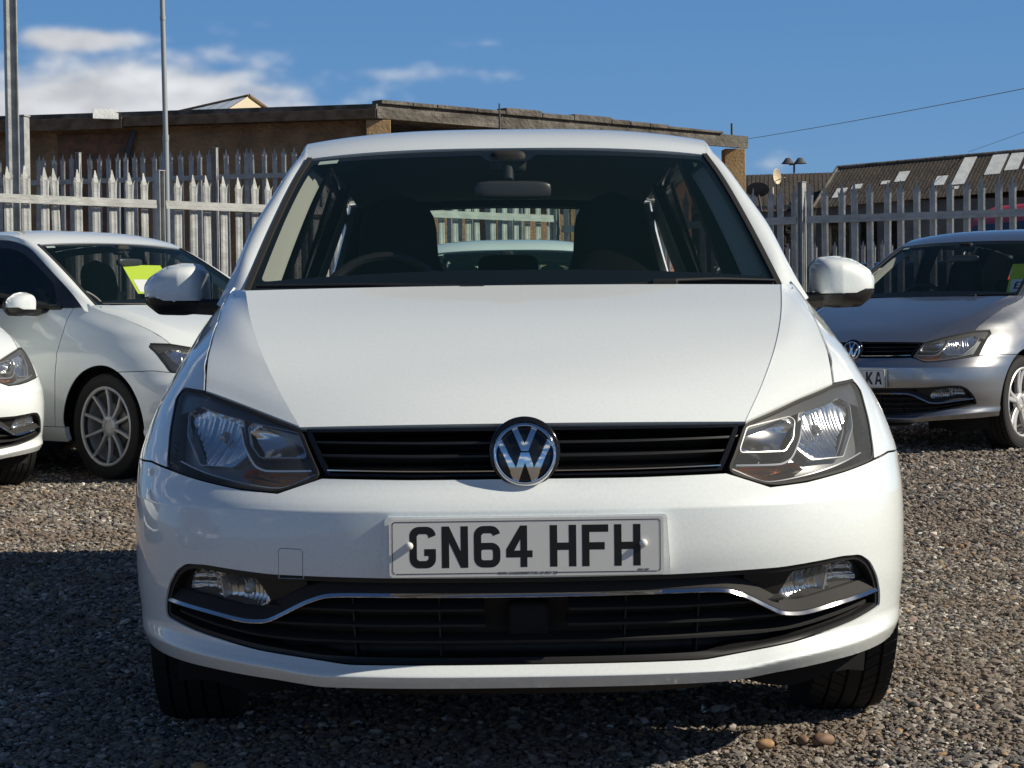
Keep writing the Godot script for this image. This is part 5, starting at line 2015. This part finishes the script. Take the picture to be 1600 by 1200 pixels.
func make_street() -> void:
	# steel column, gate post, thin pole
	var c := group("steel_column", self, Vector3(-4.66, 0, -16.5))
	tag(c, "tall grey steel column at the left edge behind the near fence", "column")
	c.rotation.y = .5
	var mb := MB.new()
	box(mb, Vector3(-.05, 3.2, 0), Vector3(.012, 6.4, .10), .002)
	box(mb, Vector3(.05, 3.2, 0), Vector3(.012, 6.4, .10), .002)
	box(mb, Vector3(0, 3.2, 0), Vector3(.088, 6.4, .010), .002)
	obj("shaft", mb, M.galvanised, c)
	mb = MB.new()
	box(mb, Vector3(0, .01, 0), Vector3(.26, .02, .26), .003)
	obj("base_plate", mb, M.galvanised, c)
	var g := group("gate_post", self, Vector3(-5.42, 0, -20.4))
	tag(g, "square pale gate post right beside the tall steel column", "post")
	mb = MB.new()
	box(mb, Vector3(0, 1.72, 0), Vector3(.13, 3.44, .13), .006, Basis(Vector3.UP, -.3))
	obj("shaft", mb, M.galvanised, g)
	mb = MB.new()
	box(mb, Vector3(0, 3.455, 0), Vector3(.15, .02, .15), .004, Basis(Vector3.UP, -.3))
	obj("cap", mb, M.galvanised, g)
	var p := group("pole", self, Vector3(-3.2, 0, -16.95))
	tag(p, "thin grey pole rising above the left fence", "pole")
	mb = MB.new()
	tube(mb, [Vector3(0, 0, 0), Vector3(0, 2.85, 0)], .030, 14)
	tube(mb, [Vector3(0, 2.85, 0), Vector3(-.03, 6.5, 0)], .026, 14)
	obj("shaft", mb, M.pole_grey, p)
	mb = MB.new()
	tube(mb, [Vector3(0, 2.82, 0), Vector3(0, 2.88, 0)], .033, 14)
	tube(mb, [Vector3(-.01, 4.05, 0), Vector3(-.01, 4.09, 0)], .030, 14)
	obj("collar", mb, M.pole_grey, p)
	# far lamp with two heads
	var l := group("street_lamp", self, Vector3(16.0, 0, -96.0))
	tag(l, "far street lamp with two hooded heads above the shed roofs", "street lamp")
	mb = MB.new()
	tube(mb, [Vector3(0, 0, 0), Vector3(0, 8.75, 0)], .05, 8)
	tube(mb, [Vector3(-.25, 8.7, 0), Vector3(.25, 8.78, 0)], .03, 6)
	obj("pole", mb, M.cable, l)
	for s in [-1, 1]:
		mb = MB.new()
		lathe(mb, pts([.0, .22, .12, .20, .22, .05, .34, -.08, .30, -.09, .0, -.06]), 16, Transform3D(Basis(Vector3.UP, Vector3.RIGHT, Vector3.FORWARD), Vector3(.30 * s, 8.85, 0)))
		obj("lamp_head", mb, M.cable, l)
	# wires
	var wires := [[Vector3(5.87, 4.82, -39.2), Vector3(9.55, 4.12, -18.3), .06, "overhead wire running from the workshop corner to the upper right"], [Vector3(14.6, 5.85, -55.4), Vector3(15.5, 6.35, -32.0), .05, "shorter overhead wire from the long shed roof to the right"]]
	for w in wires:
		mb = MB.new()
		var path := []
		for i in 17:
			var t := i / 16.0
			path.append(w[0].lerp(w[1], t) + Vector3(0, -w[2] * 4.0 * t * (1 - t), 0))
		tube(mb, path, .0065, 5)
		var o := obj("overhead_wire", mb, M.pole_grey)
		tag(o, w[3], "wire")
	make_vans()

func make_vans() -> void:
	var v := group("parked_van", self, Vector3(7.0, 0.08, -23.2))
	tag(v, "red van parked behind the right fence", "van")
	v.rotation.y = -1.25
	var prof := pts([-.9, .45, -.9, 1.15, -.55, 1.30, .15, 2.18, .55, 2.40, 3.9, 2.40, 4.0, .45])
	var mb := MB.new()
	var xf := Transform3D(Basis(Vector3(0, 0, -1), Vector3.UP, Vector3.RIGHT), Vector3.ZERO)
	prism(mb, rounded(prof, .12), -.92, .92, xf)
	obj("body", mb, M.red_paint, v)
	for s in [-1, 1]:
		for w in [[.0, .9], [1.05, 2.2], [2.3, 3.6]]:
			mb = MB.new()
			prism(mb, rounded(pts([w[0], 1.30, w[1], 1.30, w[1], 2.15, w[0] + (.5 if w[0] < .1 else .0), 2.15]), .06), .921 * s, .932 * s, xf)
			obj("window", mb, M.dark_paint, v)
		for z in [.0, 3.1]:
			mb = MB.new()
			lathe(mb, pts([.0, -.1, .33, -.1, .34, .0, .33, .1, .0, .1]), 24, Transform3D(Basis.IDENTITY, Vector3(.82 * s, .34, -z)))
			obj("wheel", mb, M.tyre, v)
	mb = MB.new()
	mb.flat([Vector3(-.8, 1.36, .505), Vector3(.8, 1.36, .505), Vector3(.72, 2.12, -.10), Vector3(-.72, 2.12, -.10)], Vector3(0, .6, .8))
	obj("windscreen", mb, M.dark_paint, v)
	var d := group("parked_van", self, Vector3(5.35, 0, -22.2))
	tag(d, "dark van standing behind the right fence left of the red van", "van")
	d.rotation.y = -.5
	mb = MB.new()
	prism(mb, rounded(pts([-.8, .4, -.8, .95, -.4, 1.08, .35, 1.66, 2.2, 1.72, 3.3, 1.6, 3.4, .4]), .1), -.86, .86, xf)
	obj("body", mb, M.dark_paint, d)
	for s in [-1, 1]:
		mb = MB.new()
		prism(mb, rounded(pts([.1, 1.10, 2.9, 1.12, 2.7, 1.5, .5, 1.54]), .05), .861 * s, .87 * s, xf)
		obj("window", mb, M.dark_opening, d)
		for z in [.0, 2.5]:
			mb = MB.new()
			lathe(mb, pts([.0, -.1, .31, -.1, .32, .0, .31, .1, .0, .1]), 24, Transform3D(Basis.IDENTITY, Vector3(.76 * s, .32, -z)))
			obj("wheel", mb, M.tyre, d)

func price_card(label: String, at: Transform3D, price: String) -> void:
	var c := group("price_card", self)
	c.transform = at
	tag(c, label, "price card")
	var mb := MB.new()
	box(mb, Vector3.ZERO, Vector3(.30, .235, .004), .001)
	obj("card", mb, M.card_green, c)
	mb = MB.new()
	box(mb, Vector3(.0, -.055, .0035), Vector3(.26, .10, .002), .0005)
	obj("price_panel", mb, M.card_white, c)
	if price:
		var tm := TextMesh.new()
		var f := SystemFont.new()
		f.font_names = PackedStringArray(["Droid Sans"])
		f.font_weight = 700
		tm.font = f
		tm.text = price
		tm.font_size = 48
		tm.pixel_size = .0016
		tm.depth = .001
		obj("price", tm, M.print_black, c, Vector3(-.065, -.055, .0055))

func turned(x: float, z: float, deg: float) -> Transform3D:
	return Transform3D(Basis(Vector3.UP, deg_to_rad(deg)), Vector3(x, rise(z) + .003, z))

func make_cars() -> void:
	var car := make_car()
	var others := []
	for i in 6:
		others.append(car.duplicate())
	add_child(car, true)
	car.rotation.y = -.0035
	fit_wheels(car, "plain", .03)
	tag(car, "white hatchback facing the camera in the middle, with plate GN64 HFH", "car", "hatchbacks on the sales yard")
	var spec := [["white hatchback with ten-spoke alloy wheels behind the middle car's left mirror", turned(-1.01, -7.53, 48), "ten", .0],
		["white hatchback cut off by the left edge of the picture, front corner only", turned(-2.815, -6.23, 35), "plain", .0],
		["silver hatchback with a price card in its windscreen, right of the middle car", turned(2.28, -8.86, -40), "twin", .0],
		["white hatchback directly behind the middle car, seen through its windows", turned(.08, -9.3, -3), "plain", .0],
		["white hatchback out of frame to the left, mirrored in the middle car's bumper", turned(-3.5, -3.1, 55), "ten", .0],
		["silver hatchback out of frame at the near left, mirrored in the middle car's bumper", turned(-3.9, .3, 62), "plain", .0]]
	for i in 6:
		var o: Node3D = others[i]
		o.name = "parked_car"
		add_child(o, true)
		o.transform = spec[i][1]
		fit_wheels(o, spec[i][2], spec[i][3])
		tag(o, spec[i][0], "car", "hatchbacks on the sales yard")
		var np: Node = o.get_node("number_plate")
		for ch in np.get_children():
			if str(ch.name).begins_with("character") or str(ch.name).begins_with("small_lettering"):
				np.remove_child(ch)
				ch.free()
		if i == 5:
			repaint(o, M.paint_silver)
		if i == 2:
			repaint(o, M.paint_silver)
			write_plate(np, "KA", .13)
	var sc := func(o: Node3D, x: float, y: float, z: float, lean: float) -> Transform3D:
		return o.transform * Transform3D(Basis(Vector3.RIGHT, lean), Vector3(x, y, z))
	price_card("yellow green price card in the windscreen of the ten-spoke white car", sc.call(others[0], .10, 1.14, -1.52, -.7), "")
	price_card("yellow green price card reading a pound price in the silver car's windscreen", sc.call(others[2], .44, 1.10, -1.72, -.5), "£2")

# ---------------------------------------------------------------- the scene
func _ready() -> void:
	var cam := Camera3D.new()
	cam.name = "camera"
	add_child(cam)
	cam.fov = rad_to_deg(2.0 * atan(600.0 / 3150.0))
	cam.near = .05
	cam.far = 800.0
	var yaw := .02
	var pitch := -.02857
	var fw := Vector3(sin(yaw) * cos(pitch), sin(pitch), -cos(yaw) * cos(pitch))
	cam.look_at_from_position(Vector3(-.10, .88, 3.82), Vector3(-.10, .88, 3.82) + fw, Vector3.UP)
	cam.rotate_object_local(Vector3.BACK, deg_to_rad(-.68))
	cam.current = true
	var env := Environment.new()
	env.background_mode = Environment.BG_SKY
	env.sky = Sky.new()
	env.sky.sky_material = make_sky()
	env.tonemap_mode = Environment.TONE_MAPPER_LINEAR
	env.tonemap_exposure = 1.15
	env.background_energy_multiplier = .85
	env.sdfgi_enabled = true
	env.ssao_enabled = true
	env.ssil_enabled = true
	var we := WorldEnvironment.new()
	we.name = "world_environment"
	we.environment = env
	add_child(we)
	var sun := DirectionalLight3D.new()
	sun.name = "sun"
	sun.light_color = Color(1.0, .96, .88)
	sun.light_energy = 1.6
	sun.light_angular_distance = .5
	sun.shadow_enabled = true
	add_child(sun)
	sun.look_at_from_position(Vector3(.80, .56, .15) * 50.0, Vector3.ZERO, Vector3.UP)
	make_materials()
	make_ground()
	make_buildings()
	fence("near palisade fence of pale galvanised steel on the left", Vector3(-6.5, 0, -12.55), Vector3(.93, 0, -19.62), 2.4, .186, 2.75, [.4, 2.1], 1.95)
	fence("shaded palisade fence on the right with a T-shaped post", Vector3(.93, 0, -19.62), Vector3(3.45, 0, -17.7), 2.36, .165, 3.168, [.4, 1.98], 3.168, .074)
	fence("shaded palisade fence at the right edge behind the silver car", Vector3(3.45, 0, -17.7), Vector3(9.0, 0, -15.0), 2.36, .165, 2.75, [.4, 1.98], 2.75, .074)
	var bank := MB.new()
	box(bank, Vector3(-5.3, .6, -30.2), Vector3(14.0, 1.2, .5), .02, Basis(Vector3.UP, atan2(-3.3, 12.3)))
	tag(obj("retaining_wall", bank, M.wall_grey), "low grey retaining wall under the far left fence", "wall")
	var ff := fence("far palisade fence with dark pales in front of the workshop", Vector3(-11.5, 1.2, -31.6), Vector3(.8, 1.2, -28.3), 2.66, .165, 2.46, [.3, 2.2], .09)
	var f2 := fence("distant pale palisade fence in front of the long shed", Vector3(3.0, 0, -38.0), Vector3(14.0, 0, -34.0), 2.5, .19, 2.75, [.5, 1.9], .3)
	make_street()
	make_cars()
	make_scrap()
